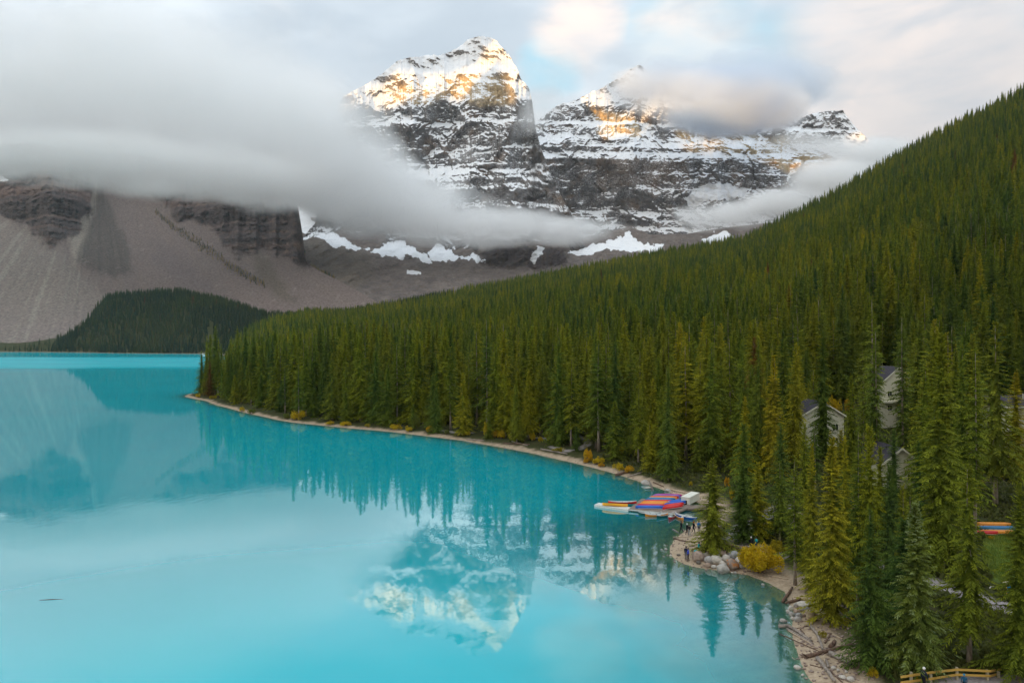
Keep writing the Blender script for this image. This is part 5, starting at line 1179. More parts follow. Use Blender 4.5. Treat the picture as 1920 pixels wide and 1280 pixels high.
def stones():
    Z = lambda q: (1240 + q[0] / 8, 960 + q[1] / 8, q[2] / 8, q[3] / 8)
    big = [((565,675,200,140),'brown','broad pinkish boulder at the left end of the heap by the beach'), ((715,720,135,120),'white','pale boulder right of the broad pinkish one in the beach heap'), ((825,720,175,120),'white','large whitish boulder in the middle of the beach heap'), ((700,805,95,85),'brown','round brownish boulder low at the waterline of the beach heap'),
           ((795,822,88,52),'white','flat pale stone between the round brownish boulder and the big front one'), ((930,858,195,140),'white','biggest pale boulder at the front of the heap by the water'), ((1070,800,175,175),'rust','rust-stained boulder behind the biggest front one'), ((915,770,122,70),'white','flattish white boulder just above the biggest front one'),
           ((975,700,142,105),'white','white boulder in the upper middle of the beach heap'), ((1100,655,165,135),'grey','blue-grey angular boulder below the timber railing'), ((1190,740,185,120),'white','wide pale boulder touching the yellow willow bush'), ((940,625,155,85),'brown','brownish boulder under the left end of the timber railing'),
           ((840,590,75,85),'white','upright pale stone at the top of the beach heap'), ((720,602,65,52),'tan','small tan stone high in the beach heap'), ((672,642,105,62),'white','pale stone behind the broad pinkish boulder'), ((760,662,140,62),'brown','flat brown stone in the upper left of the beach heap'),
           ((850,652,70,55),'white','small white stone in the centre of the beach heap'), ((1232,655,95,65),'white','pale stone right under the corner post of the timber railing'), ((1205,822,115,62),'white','low pale stone wedged beneath the wide one by the bush'), ((1110,915,52,42),'white','small white stone alone at the water in front of the heap'),
           ((1065,910,36,30),'white','tiny pale stone in front of the rust-stained boulder'), ((875,553,135,75),'brown','brown boulder at the foot of the spruce behind the beach'), ((560,757,75,42),'dark','dark low stone in the sand left of the heap'), ((262,642,55,28),'dark','flat dark stone alone on the beach left of the two people'),
           ((460,502,85,30),'brown','flat stone on the sand beyond the two people'), ((70,560,48,36),'white','white stone standing in the shallows left of the beach'), ((142,656,42,26),'white','small pale stone at the water edge left of the dark flat one'), ((8,560,28,26),'white','small pale stone in the shallows, farthest from the beach'),
           ((36,662,34,18),'brown','brown stone lying in the shallows off the beach'), ((1530,1092,52,36),'white','white stone in the water below the yellow willow bush'), ((1400,850,60,40),'grey','grey stone peeping out under the yellow bush')]
    for i, (q, c, lb) in enumerate(big):
        s = Z(q); stone(*s, c, lb, 'boulders by the beach', 100 + i)
    Z2 = lambda q: (1460 + q[0] / 7.11, 1100 + q[1] / 7.11, q[2] / 7.11, q[3] / 7.11)
    heap = [((60,455,85,48),'white','pale stone in the shallows left of the shore rock heap'), ((265,440,105,66),'white','rounded pale stone at the lower end of the shore rock heap'), ((190,425,65,44),'white','small pale stone beside the rounded one in the shore heap'), ((280,385,85,66),'grey','pointed grey stone in the middle of the shore heap'), ((440,412,155,118),'tan','square tan block at the right of the shore rock heap'),
            ((175,365,75,60),'white','pale stone on the water side of the shore heap'), ((125,330,65,44),'white','outermost white stone on the water side of the shore heap'), ((165,290,70,60),'white','round white stone high on the water side of the shore heap'), ((250,330,85,66),'brown','brownish stone in the centre of the shore heap'), ((295,296,75,50),'white','light stone behind the brownish one of the shore heap'),
            ((370,290,85,75),'grey','grey stone behind the square tan block'), ((345,235,170,66),'white','long white slab at the top of the shore heap'), ((452,222,75,56),'grey','grey stone right of the long white slab'), ((435,340,125,55),'brown','flat brown stone just behind the square tan block'), ((230,250,55,52),'white','small white stone left of the long slab'), ((607,305,62,64),'white','white stone half under the spruce right of the shore heap'),
            ((610,152,64,34),'white','small white stone under the spruce above the shore heap'), ((340,150,110,52),'tan','sandy flat stone above the shore heap'), ((255,1080,88,58),'white','lone pale stone in the shallows by the driftwood'), ((320,1177,44,28),'white','tiny pale stone in the shallows below the lone one'), ((440,487,48,32),'tan','little tan stone below the square tan block'), ((106,455,34,22),'brown','tiny stone just left of the rounded pale one'),
            ((340,382,50,44),'brown','small brown stone beside the square tan block'), ((412,292,55,44),'tan','small tan stone against the grey one in the shore heap'), ((230,375,45,44),'grey','small grey stone on the near side of the shore heap'), ((860,1205,90,44),'white','white flat stone on the sand by the lower edge of the picture'), ((965,1235,95,62),'white','white stone near the foot of the bushy green spruce'), ((795,1118,44,40),'white','small white stone right of the forked log'), ((735,1080,64,44),'white','white stone beside the thick grey log'), ((905,1130,44,34),'white','white pebble under the thick grey log end')]
    for i, (q, c, lb) in enumerate(heap):
        s = Z2(q); stone(*s, c, lb, 'stones of the shore heap', 140 + i)
    # pale stones along the far shore and on the path verge
    for i, (x, y, w, h, lb) in enumerate(((1210, 905, 17, 8, 'pale boulder beside the leaning stump on the lakeshore'), (1216, 915, 14, 3, 'flat pale stone in the water below the leaning stump'), (1252, 919, 12, 5, 'pale stone on the shore behind the upturned canoes'), (1498, 967, 26, 9, 'broad sandy boulder lying beside the parking gravel'), (1862, 1102, 12, 4, 'flat pale stone on the path left of the blue sign'))):
        stone(x, y, w, h, 'white' if i != 3 else 'tan', lb, None, 180 + i)
    g = np.random.default_rng(3); m = MB(); n = 0                # pebbles, too many to count
    for i in range(900):
        px, py = (g.uniform(1490, 1640), g.uniform(1130, 1279)) if i < 420 else (g.uniform(1240, 1340), g.uniform(1000, 1075)) if i < 560 else (0, 0)
        if i < 560: x, y, z = hit(px, py)
        else:
            k = g.integers(8, len(SHORE) - 1); t = g.uniform(); x = SHORE[k][0] * (1 - t) + SHORE[k + 1][0] * t + g.normal(.6, .9); y = SHORE[k][1] * (1 - t) + SHORE[k + 1][1] * t + g.normal(.3, .9); z = H1(x, y)
        d = float(sdpoly(np.array([x]), np.array([y]), LAKE)[0])
        if d > 5.5 or d < -.8: continue
        r = g.uniform(.05, .17); m.ball((x, y, z + r * .3), (r * 1.2, r, r * .7), 5, 3)
    o = m.build('pebbles', STONE['brown'], None, True); tag(o, 'scattered pale pebbles along the water edge', None, None, 'stuff')
stones()

# ------------------------------------------------------------------ driftwood
def log(pts, w, mat, label, group=None, taper=.7, root=False, lift=.0, name='driftwood_log', cat='log'):
    """pts: course in photo px; w: thickness in photo px"""
    H = [hit(*p) for p in pts]; y = H[0][1]; r = w / F * y / 2; V = []; R_ = []
    for i in range(len(H) - 1):
        n = 4
        for k in range(n + (i == len(H) - 2)):
            t = k / n; q = [H[i][a] * (1 - t) + H[i + 1][a] * t for a in range(3)]; f = (i + t) / (len(H) - 1)
            z = max(q[2], H1(q[0], q[1])); jz = RNG.uniform(-.15, .15) * r
            V.append((q[0] + RNG.uniform(-.2, .2) * r, q[1] + RNG.uniform(-.2, .2) * r, max(z, 0) + r * .75 + lift + jz)); R_.append(r * (1 - (1 - taper) * f) * RNG.uniform(.93, 1.07))
    o0 = Vector(V[0]); t = empty(name, (o0.x, o0.y, o0.z)); tag(t, label, cat, group)
    m = MB(); m.tube([Vector(v) - o0 for v in V], R_, 8); m.build('stem', mat, t, True)
    if root:
        m = MB()
        for k in range(9):
            a = k * .7; d = (Vector(V[0]) - Vector(V[1])).normalized(); u = Vector((-d.y, d.x, 0)); e = d * RNG.uniform(.3, 1.2) * r * 2 + u * math.cos(a) * r * 2.2 + Vector((0, 0, 1)) * math.sin(a) * r * 2.0
            m.tube([d * -.1, e * .6, e], [r * .45, r * .28, r * .08], 5)
        m.build('root', mat, t, True)
    elif w > 4:
        m = MB()
        for k in range(3):
            i = 1 + k * (len(V) - 2) // 3; p = Vector(V[i]) - o0; e = p + Vector((RNG.uniform(-1, 1), RNG.uniform(-1, 1), RNG.uniform(.2, 1))) * r * 2.2; m.tube([p, e], [r * .3, r * .08], 5)
        m.build('branch_stub', mat, t, True)
    return t
def driftwood():
    Q = lambda *p: [(1460 + a / 7.11, 1100 + b / 7.11) for a, b in p]
    for pts, w, mt, lb, rt in ((Q((55,215),(180,22)),42,DRIFTB,'dark log pointing into the water above the shore rock heap',0), (Q((290,178),(90,232)),42,DRIFTB,'brown log lying across behind the shore rock heap',0), (Q((0,545),(130,535),(430,735)),52,DRIFT,'bent grey log reaching out into the shallows',0), (Q((110,565),(460,775)),30,DRIFT,'straight grey log just below the bent one',0),
            (Q((130,595),(590,862)),20,DRIFTP,'pale thin log lying along the lower side of the grey ones',0), (Q((10,628),(555,875)),15,DRIFTB,'thin brown pole nearest the water in the driftwood',0), (Q((410,525),(510,645),(590,855)),46,DRIFT,'curved blue-grey log in the middle of the sand',0), (Q((700,635),(620,755)),28,DRIFTB,'short dark branch leaning at the top of the sand',0),
            (Q((695,632),(845,702)),25,DRIFTP,'pale crooked branch behind the short dark one',0), (Q((690,825),(750,745)),62,DRIFTB,'short dark stump standing behind the big crossing log',0), (Q((370,950),(660,870),(980,785)),54,DRIFTB,'big dark log with a torn root crossing the sand',1), (Q((690,912),(960,1062)),78,DRIFT,'thick grey log end beneath the big crossing log',0),
            (Q((520,965),(640,1120),(750,1285)),56,DRIFT,'forked grey log running out of the bottom of the picture',0), (Q((640,1000),(665,1085)),36,DRIFT,'short grey fork beside the log at the bottom edge',0), (Q((690,1130),(845,1275)),26,DRIFTB,'thin brown log beside the forked one at the bottom edge',0), (Q((420,1040),(590,1092)),15,DRIFTB,'thin stick in front of the torn root',0),
            (Q((178,943),(222,976)),10,DRIFTP,'little pale stick floating beside the sand',0), (Q((240,562),(405,520)),13,DRIFTB,'thin stick below the square tan block',0), (Q((290,570),(342,632)),17,DRIFTB,'short stick leaning beside the curved blue-grey log',0), (Q((545,545),(700,590)),16,DRIFTP,'pale pole under the spruce at the top of the sand',0)):
        log(pts, w / 7.11, mt, lb, 'driftwood on the near beach', root=bool(rt))
    S = lambda *p: [(1240 + a / 8, 960 + b / 8) for a, b in p]
    for pts, w, mt, lb in ((S((178,375),(375,378)),13,DRIFTP,'pale thin log at the water edge of the beach'), (S((180,402),(380,447),(548,456)),19,DRIFTB,'dark crooked log lying across the beach'), (S((172,262),(255,312)),18,DRIFT,'grey log end in the water beside the walking group'), (S((228,366),(242,412)),10,DRIFTP,'short pale stick across the thin log'),
            (S((1290,890),(1585,925)),13,DRIFTB,'thin brown pole lying below the yellow willow bush'), (S((1380,955),(1665,1032)),16,DRIFTP,'pale pole slanting into the water below the bush'), (S((1600,962),(1905,1012)),17,DRIFTP,'pale log along the sand right of the bush'), (S((1850,945),(1930,985)),14,DRIFTP,'pale branch at the foot of the bare-trunked spruce')):
        log(pts, w / 8, mt, lb, 'driftwood by the beach')
    for pts, w, mt, lb in (([(1155,892),(1179,885)],5.5,DRIFTB,'thick reddish-brown log on the lakeshore'), ([(1014,843),(1063,853)],3.4,DRIFT,'long grey log lying along the shore below the gravel path'), ([(1177,895),(1204,887)],3,DRIFT,'grey log end beside the thick reddish-brown one'), ([(1247,917),(1290,925)],3,DRIFTP,'pale log behind the upturned canoes'),
            ([(944,832),(993,834)],2.6,DRIFTB,'brown log low on the shore right of the yellow shrubs'), ([(960,828),(990,836)],2,DRIFT,'thin grey log crossing the brown one on the shore'), ([(874,824),(907,827)],2.4,DRIFT,'grey log on the sand strip under the tall front row'), ([(1262,921),(1306,929)],2.6,DRIFTP,'second pale log above the storage box'), ([(1225,905),(1245,913)],2.4,DRIFTB,'brown log between the leaning stump and the dock')):
        log(pts, w, mt, lb, 'driftwood along the lakeshore')
    # the leaning stump and the stick afloat far out
    x, y, z = hit(1224, 919); t = empty('leaning_stump', (x, y, z)); tag(t, 'grey leaning stump standing at the lakeshore near the dock', 'stump'); m = MB(); m.tube([(0, 0, -.3), (-.25, .1, .9), (-.62, .2, 1.9)], [.26, .2, .13], 8); m.build('stem', DRIFT, t, True)
    m = MB(); m.tube([(0, 0, 0), (.4, .1, -.15)], [.14, .05], 6); m.tube([(0, 0, 0), (-.3, -.3, -.1)], [.14, .05], 6); m.build('root', DRIFT, t, True)
    a, b = onplane(74, 1124.5, 0), onplane(118, 1122.5, 0); t = empty('floating_stick', a); tag(t, 'thin dark stick floating far out on the turquoise water', 'stick'); m = MB(); m.tube([(0, 0, .0), ((b[0] - a[0]) * .5, (b[1] - a[1]) * .5, .03), (b[0] - a[0], b[1] - a[1], .0)], [.035, .045, .02], 6); m.build('stem', DRIFTB, t)
driftwood()

# ------------------------------------------------------------------ shrubs
LEAF_ME = {}
def leaf_material(name, cols):
    k = Mat(name); t = k.attr('tint'); oi = k.nd('ShaderNodeObjectInfo'); c = k.mix(t, cols[0], cols[1]); c = k.mix(k.math('MULTIPLY', oi.outputs['Random'], .45), c, cols[2])
    p = k.pbr(c, .7, .15); tl = k.nd('ShaderNodeBsdfTranslucent'); k.put(c, tl.inputs['Color']); m = k.nd('ShaderNodeMixShader'); m.inputs[0].default_value = .35; k.L.new(p, m.inputs[1]); k.L.new(tl.outputs[0], m.inputs[2]); return k.done(m.outputs[0])
LEAF = {'yellow': leaf_material('golden_willow_leaves', [(.46, .31, .012), (.66, .48, .02), (.40, .34, .02)]), 'olive': leaf_material('olive_yellow_leaves', [(.28, .22, .015), (.44, .35, .02), (.20, .20, .02)]), 'green': leaf_material('green_shrub_leaves', [(.09, .13, .02), (.20, .21, .03), (.12, .12, .02)]), 'orange': leaf_material('orange_shrub_leaves', [(.48, .24, .012), (.62, .38, .015), (.50, .30, .015)])}
def bush_mesh(col, seed, n, lumps, leaf):
    key = (col, seed)
    if key in LEAF_ME: return LEAF_ME[key]
    g = np.random.default_rng(seed); th = g.uniform(0, 6.28, lumps); rr = np.sqrt(g.uniform(0, 1, lumps)) * .68; C = np.stack([rr * np.cos(th), rr * np.sin(th), .28 + .5 * g.uniform(0, 1, lumps) * (1 - .6 * rr)], 1); Rl = g.uniform(.13, .27, lumps) * (1 if lumps > 20 else 1.3)
    i = g.integers(0, lumps, n); d = g.normal(0, 1, (n, 3)); d /= np.linalg.norm(d, axis=1)[:, None]; p = C[i] + d * (Rl[i] * g.uniform(.55, 1.05, n))[:, None]; p[:, 2] = np.abs(p[:, 2])
    a = d + g.normal(0, .5, (n, 3)); a /= np.linalg.norm(a, axis=1)[:, None]; b = np.cross(a, g.normal(0, 1, (n, 3))); b /= np.linalg.norm(b, axis=1)[:, None]; s = leaf * g.uniform(.7, 1.3, n)[:, None]
    V = np.stack([p - a * s, p + b * s * .5, p + a * s, p - b * s * .5], 1).reshape(-1, 3); lt = np.repeat(np.clip(g.uniform(0, 1, lumps)[i] * .7 + g.uniform(0, .3, n), 0, 1), 4)
    me = mesh_np('foliage', V, np.arange(4 * n).reshape(-1, 4), [LEAF[col]], False); attr(me, 'tint', lt)
    m = MB(); gg = random.Random(seed)
    for k in range(9):
        q = C[k % lumps]; m.tube([(q[0] * .15, q[1] * .15, -.1), (q[0] * .6, q[1] * .6, q[2] * .6), tuple(q)], [.025, .018, .008], 4)
    LEAF_ME[key] = (me, m.mesh('stems', DRIFTB)); return LEAF_ME[key]
def bush(px, py, w, h, col, label, group, seed, n=700, lumps=12, leaf=.055, name='shrub'):
    x, y, z = hit(px, py + (2.5 if h < 27 and py < 900 else 0)); k_ = 1.3 if py < 900 else 1.0; sx = w * k_ / F * y / 2; sz = h * k_ / F * y
    a, b = bush_mesh(col, seed, n, lumps, leaf); o = empty(name, (x, y + sx * .4, z - .03), RNG.uniform(0, 6.28)); o.scale = (sx * 1.05, sx * 1.05, sz * 1.05); tag(o, label, 'shrub', group); link('stems', b, o); link('foliage', a, o); return o
def bushes():
    bush(1437, 1079, 100, 56, 'yellow', 'big golden-yellow willow bush between the boulders and the bare-trunked spruce', None, 1, 9000, 30, .034, 'willow_bush')
    bush(1462, 1046, 44, 34, 'olive', 'olive-yellow willow behind the right half of the big golden bush', None, 2, 4200, 26, .045, 'willow_bush')
    one = [(1364,914,13,22,'orange','orange-yellow shrub behind the spruce beside the dock walkway'), (1373,936,16,24,'yellow','bright yellow shrub between the beach spruce and the one by the path'), (1568,782,24,30,'yellow','bright yellow tree-like shrub against the left lodge'), (1592,772,16,20,'orange','orange shrub right of the bright yellow one by the left lodge'),
           (1363.5,1034,6,9,'yellow','small yellow shrub behind the left bay of the timber railing'), (1387,1040,7,10,'yellow','small yellow shrub behind the right bay of the timber railing'), (1545,1196,18,14,'olive','low olive shrub at the top of the driftwood sand'), (1640,1274,26,20,'yellow','golden shrub at the foot of the silver-tipped spruce'), (1722,1279,8,11,'yellow','small yellow shrub beside the walker in front of the rail fence'),
           (1794,1268,26,8,'green','low green plants under the middle of the rail fence'), (1846,1266,22,8,'green','low green plants under the right end of the rail fence'), (1862,1012,16,7,'yellow','yellow flowering plant in front of the canoes on the grass'), (1295,912,8,10,'yellow','small yellow shrub between two pale trunks above the dock'), (1304,936,12,9,'green','green shrub at the end of the storage box'), (1900,1010,26,16,'green','leafy green shrub at the right edge of the grass'), (1845,870,16,16,'orange','orange-tinged shrub under the right lodge')]
    for i, (x, y, w, h, c, lb) in enumerate(one): bush(x, y, w, h, c, lb, None, 10 + i % 5 + 5 * ('yellow', 'olive', 'green', 'orange').index(c), 900, 12, .07)
    row = [(371,743,9,7,'yellow','yellow shrub at the very tip of the sand point'), (397,746,12,6,'olive','olive shrub among the first spruces of the point'), (452,770,9,8,'yellow','little bright yellow shrub before the point wood'), (470,774,14,8,'green','green shrub right of the little bright yellow one'), (557,785,28,15,'yellow','broad yellow shrub in front of the spruces right of the point'), (538,784,14,10,'green','green shrub at the left of the broad yellow one'),
           (618,794,16,6,'yellow','low yellow shrub on the sand strip'), (645,797,20,7,'yellow','longer low yellow shrub on the sand strip'), (688,800,10,7,'olive','small olive shrub on the sand strip'), (742,804,22,9,'yellow','yellow shrub left of the tall yellow-green one'), (782,802,18,24,'green','tall yellow-green shrub in the front row'), (765,806,16,8,'yellow','low yellow shrub in front of the tall yellow-green one'), (806,808,16,10,'orange','orange-yellow shrub right of the tall yellow-green one'),
           (838,812,10,7,'green','green shrub before the short path opening'), (876,815,12,8,'olive','olive shrub below a pair of tall spruces'), (912,816,12,24,'yellow','slender upright yellow shrub beside the shore logs'), (926,818,18,12,'orange','orange shrub right of the slender upright one'), (940,820,14,13,'yellow','rounded yellow shrub next to the orange one'), (961,823,16,9,'yellow','yellow shrub above the crossing shore logs'), (984,827,16,14,'green','green shrub above the crossing shore logs'),
           (1000,824,12,14,'yellow','yellow shrub left of the gravel path'), (1013,826,9,9,'yellow','small yellow shrub left of the gravel path'), (1034,827,26,18,'olive','large olive shrub beside the gravel path'), (1046,846,22,8,'olive','low olive shrub beneath the gravel path'), (1103,864,18,20,'orange','orange-yellow shrub under the bend of the gravel path'), (1122,868,22,12,'yellow','yellow shrub right of the orange-yellow one under the path'), (1098,866,10,8,'orange','small orange shrub at the shore below the path bend'),
           (1128,874,12,7,'orange','low orange shrub on the sand under the spruces'), (1160,880,20,11,'yellow','yellow shrub under the front spruces near the dock'), (1181,885,18,12,'orange','orange shrub behind the thick reddish-brown log'), (1166,850,8,16,'yellow','slim yellow shrub in a gap of the front spruces'), (1104,812,14,18,'olive','rusty olive shrub at the head of the gravel path')]
    for i, (x, y, w, h, c, lb) in enumerate(row): bush(x, y, w, h, c, lb, 'autumn shrubs along the lakeshore', 10 + i % 5 + 5 * ('yellow', 'olive', 'green', 'orange').index(c), 900, 12, .07)
bushes()
# ------------------------------------------------------------------ lodges in the wood
SIDING = flat('cream_siding', (.60, .58, .46), .8, .2, .06, 2.0); ROOFM = flat('dark_slate_roof', (.055, .050, .060), .9, .1, .3, 4.0, .4); TRIM = flat('cream_trim', (.70, .67, .54), .7, .2, .05, 2.0)
def pane_mat():
    k = Mat('window_pane'); return k.done(k.pbr((.02, .025, .028), .08, .6))
PANE = pane_mat()
def lodge(px0, px1, base, eave, ridge, label, deep=9.0, win=(), band=None, flue=False, gable=True, ext=0.0, yaw=0.0):
    cx = (px0 + px1) / 2; x, y, z = hit(cx, base); w = (px1 - px0) / F * y + ext; he = CAMZ + (640 - eave) / F * y - z; hr = CAMZ + (640 - ridge) / F * (y + (0 if gable else deep * .5)) - z
    t = empty('lodge', (x + ext / 2, y, z), yaw); tag(t, label, 'building')
    nb = max(8, int(he / .28)); m = MB()          # wall with lapped boards, about a pixel each
    for i in range(nb):
        z0 = -1.0 + (he + 1.0) * i / nb; z1 = -1.0 + (he + 1.0) * (i + 1) / nb; o = .02 * (i % 2)
        m.box((0, deep / 2, (z0 + z1) / 2), (w + o, deep + o, z1 - z0))
    if gable: m.add([(-w / 2, 0, he), (w / 2, 0, he), (0, 0, hr - .12), (-w / 2, deep, he), (w / 2, deep, he), (0, deep, hr - .12)], [(0, 1, 2), (5, 4, 3), (1, 4, 5, 2), (3, 0, 2, 5)])
    m.build('wall', SIDING, t)
    m = MB(); e = .55
    if gable:
        for s in (-1, 1):
            a = Vector((s * (w / 2 + e), -e, he - e * (hr - he) / (w / 2))); b = Vector((0, -e, hr)); c = Vector((0, deep + e, hr)); d = Vector((a.x, deep + e, a.z)); up = Vector((0, 0, .16)); V = [a, b, c, d, a + up, b + up, c + up, d + up]
            m.add(V, [(0,1,2,3),(7,6,5,4),(0,4,5,1),(1,5,6,2),(2,6,7,3),(3,7,4,0)])
    else:
        for (y0, z0, y1, z1) in ((-e, he - .1, deep / 2, hr), (deep + e, he - .1, deep / 2, hr)):
            V = [Vector((-w / 2 - e, y0, z0)), Vector((w / 2 + e, y0, z0)), Vector((w / 2 + e, y1, z1)), Vector((-w / 2 - e, y1, z1))]; V += [v + Vector((0, 0, .16)) for v in V]; m.add(V, [(0,1,2,3),(7,6,5,4),(0,4,5,1),(1,5,6,2),(2,6,7,3),(3,7,4,0)])
    rf = m.build('roof', ROOFM, t)
    m = MB()
    if gable:
        for s in (-1, 1): m.beam((s * (w / 2 + e), -e - .03, he - e * (hr - he) / (w / 2) - .02), (0, -e - .03, hr - .02), .06, .34)
    else: m.beam((-w / 2 - e, -e - .03, he - .08), (w / 2 + e, -e - .03, he - .08), .06, .32)
    m.build('fascia', TRIM, rf)
    if flue: MB().tube([(w * .1, deep * .3, he + .3), (w * .1, deep * .3, hr + .7)], .11, 8).build('flue', PLASTIC, rf)
    for fx, fz, ww, wh in win:
        X = -w / 2 + fx * w; Z = fz * he; m = MB(); m.box((X, -.05, Z + wh / 2 + .08), (ww + .24, .08, .14)); m.box((X, -.05, Z - wh / 2 - .08), (ww + .24, .1, .14)); m.box((X - ww / 2 - .06, -.05, Z), (.12, .08, wh)); m.box((X + ww / 2 + .06, -.05, Z), (.12, .08, wh)); m.box((X, -.045, Z), (.06, .06, wh))
        f = m.build('window', TRIM, t); MB().box((X, -.02, Z), (ww, .045, wh)).build('pane', PANE, f)
    if band:
        m = MB(); m.box((0, -.75, band * he), (w * 1.0, 1.5, .5)); m.build('balcony', TRIM, t)
    m = MB()
    for s in (-1, 1): m.box((s * (w / 2 - .06), -.03, (he - 1) / 2), (.16, .05, he + .9))
    m.build('corner_board', TRIM, t)
    return t
lodge(1504, 1582, 838, 778, 754, 'cream lodge with a dark roof at the left, beside the bright yellow shrub', 9, ((.80, .62, 1.3, 1.5), (.80, .2, 1.3, 1.4)), None)
lodge(1653, 1716, 800, 716, 688, 'tall cream lodge gable behind the spruce with two bare trunks', 9, ((.24, .74, 1.2, 1.4), (.24, .42, 1.2, 1.4), (.75, .74, 1.2, 1.4), (.75, .42, 1.2, 1.4)), .56)
lodge(1656, 1722, 918, 866, 840, 'low cream lodge in front of the tall gable, nearer the water', 8, ((.2, .45, 1.2, 1.2), (.78, .45, 1.2, 1.2)), None)
lodge(1868, 1930, 848, 762, 742, 'cream lodge with a flue pipe cut by the right edge of the picture', 9, ((.22, .70, 1.9, 1.6), (.22, .28, 1.9, 1.6)), .5, True, False, 6.0)

# ------------------------------------------------------------------ railing, rail fence and sign
def on(px, py): return Vector(hit(px, py))
def rail_fence():
    posts = [(1708.5, 1284), (1745, 1279), (1794, 1274), (1851, 1275), (1872, 1270)]; P = [on(*p) for p in posts]; t = empty('rail_fence', P[2]); tag(t, 'yellow timber fence of two rails at the lower right', 'fence'); o = P[2].copy()
    tops = (1259, 1262, 1250, 1255, 1258)
    T = []
    for (px, py), p, ty in zip(posts, P, tops):
        h = CAMZ + (640 - ty) / F * p.y - p.z; m = MB(); m.box((0, 0, h / 2 - .15), (.17, .17, h + .3)); q = m.build('post', POSTW, t); q.location = p - o; T.append(h)
    ends = [(1689, 1268.5, 1279), (1745, 1260, 1272), (1794.5, 1254.5, 1264), (1857, 1257.5, 1266.5), (1878, 1254, 1261)]
    pos = []
    for (px, a, b), p in zip(ends, [P[0] + Vector((-.9, -.25, 0))] + P[1:4] + [P[4] + Vector((.3, 1.2, 0))]):
        Y = p.y - .12; pos.append((Vector(((px - 960) / F * Y, Y, CAMZ + (640 - a) / F * Y)) - o, Vector(((px - 960) / F * Y, Y, CAMZ + (640 - b) / F * Y)) - o))
    for (a, b), (c, d) in zip(pos[:-1], pos[1:]):
        MB().beam(a, c, .06, .17).build('rail', YRAIL, t); MB().beam(b, d, .06, .17).build('rail', YRAIL, t)
rail_fence()
def railing():
    pts = [(1359.5, 1032), (1379, 1036), (1383, 1036.5), (1404, 1039)]; P = [on(*p) for p in pts]; o = P[0].copy(); t = empty('timber_railing', o); tag(t, 'low brown timber railing along the gravel path above the boulders', 'railing')
    for p, h in zip(P, (1.25, 1.0, 1.0, 1.0)):
        q = MB().box((0, 0, h / 2 - .2), (.24, .24, h + .4)).build('post', POSTW, t); q.location = p - o
    for a, b in ((0, 1), (2, 3)):
        for z, w, hh in ((.92, .26, .12), (.55, .08, .2), (.2, .08, .2)): MB().beam(P[a] - o + Vector((-.1, -.1, z)), P[b] - o + Vector((.1, -.1, z)), w, hh).build('rail' if z < .9 else 'cap_rail', BROWNT, t)
    MB().beam(P[1] - o + Vector((0, -.1, .92)), P[2] - o + Vector((0, -.1, .92)), .24, .11).build('cap_rail', BROWNT, t)
railing()
def sign():
    p = on(1891, 1119); t = empty('notice_sign', p, .35); tag(t, 'wooden notice sign with a blue panel beside the grass', 'sign')
    BL = flat('blue_sign_print', (.01, .20, .36), .5, .3, .25, 3.0)
    for x in (-.28, .28): MB().box((x, 0, .62), (.11, .11, 1.55)).build('post', YRAIL, t)
    MB().box((0, -.075, .92), (.62, .04, .85)).build('panel', BL, t); MB().box((.06, -.1, .66), (.3, .012, .2)).build('map_print', flat('pale_print', (.45, .62, .68)), t)
    m = MB(); m.add([(-.48, -.3, 1.38), (.48, -.3, 1.38), (.48, .3, 1.5), (-.48, .3, 1.5), (-.48, -.3, 1.45), (.48, -.3, 1.45), (.48, .3, 1.57), (-.48, .3, 1.57)], [(3,2,1,0),(4,5,6,7),(0,1,5,4),(1,2,6,5),(2,3,7,6),(3,0,4,7)]); m.build('roof', POSTW, t)
sign()

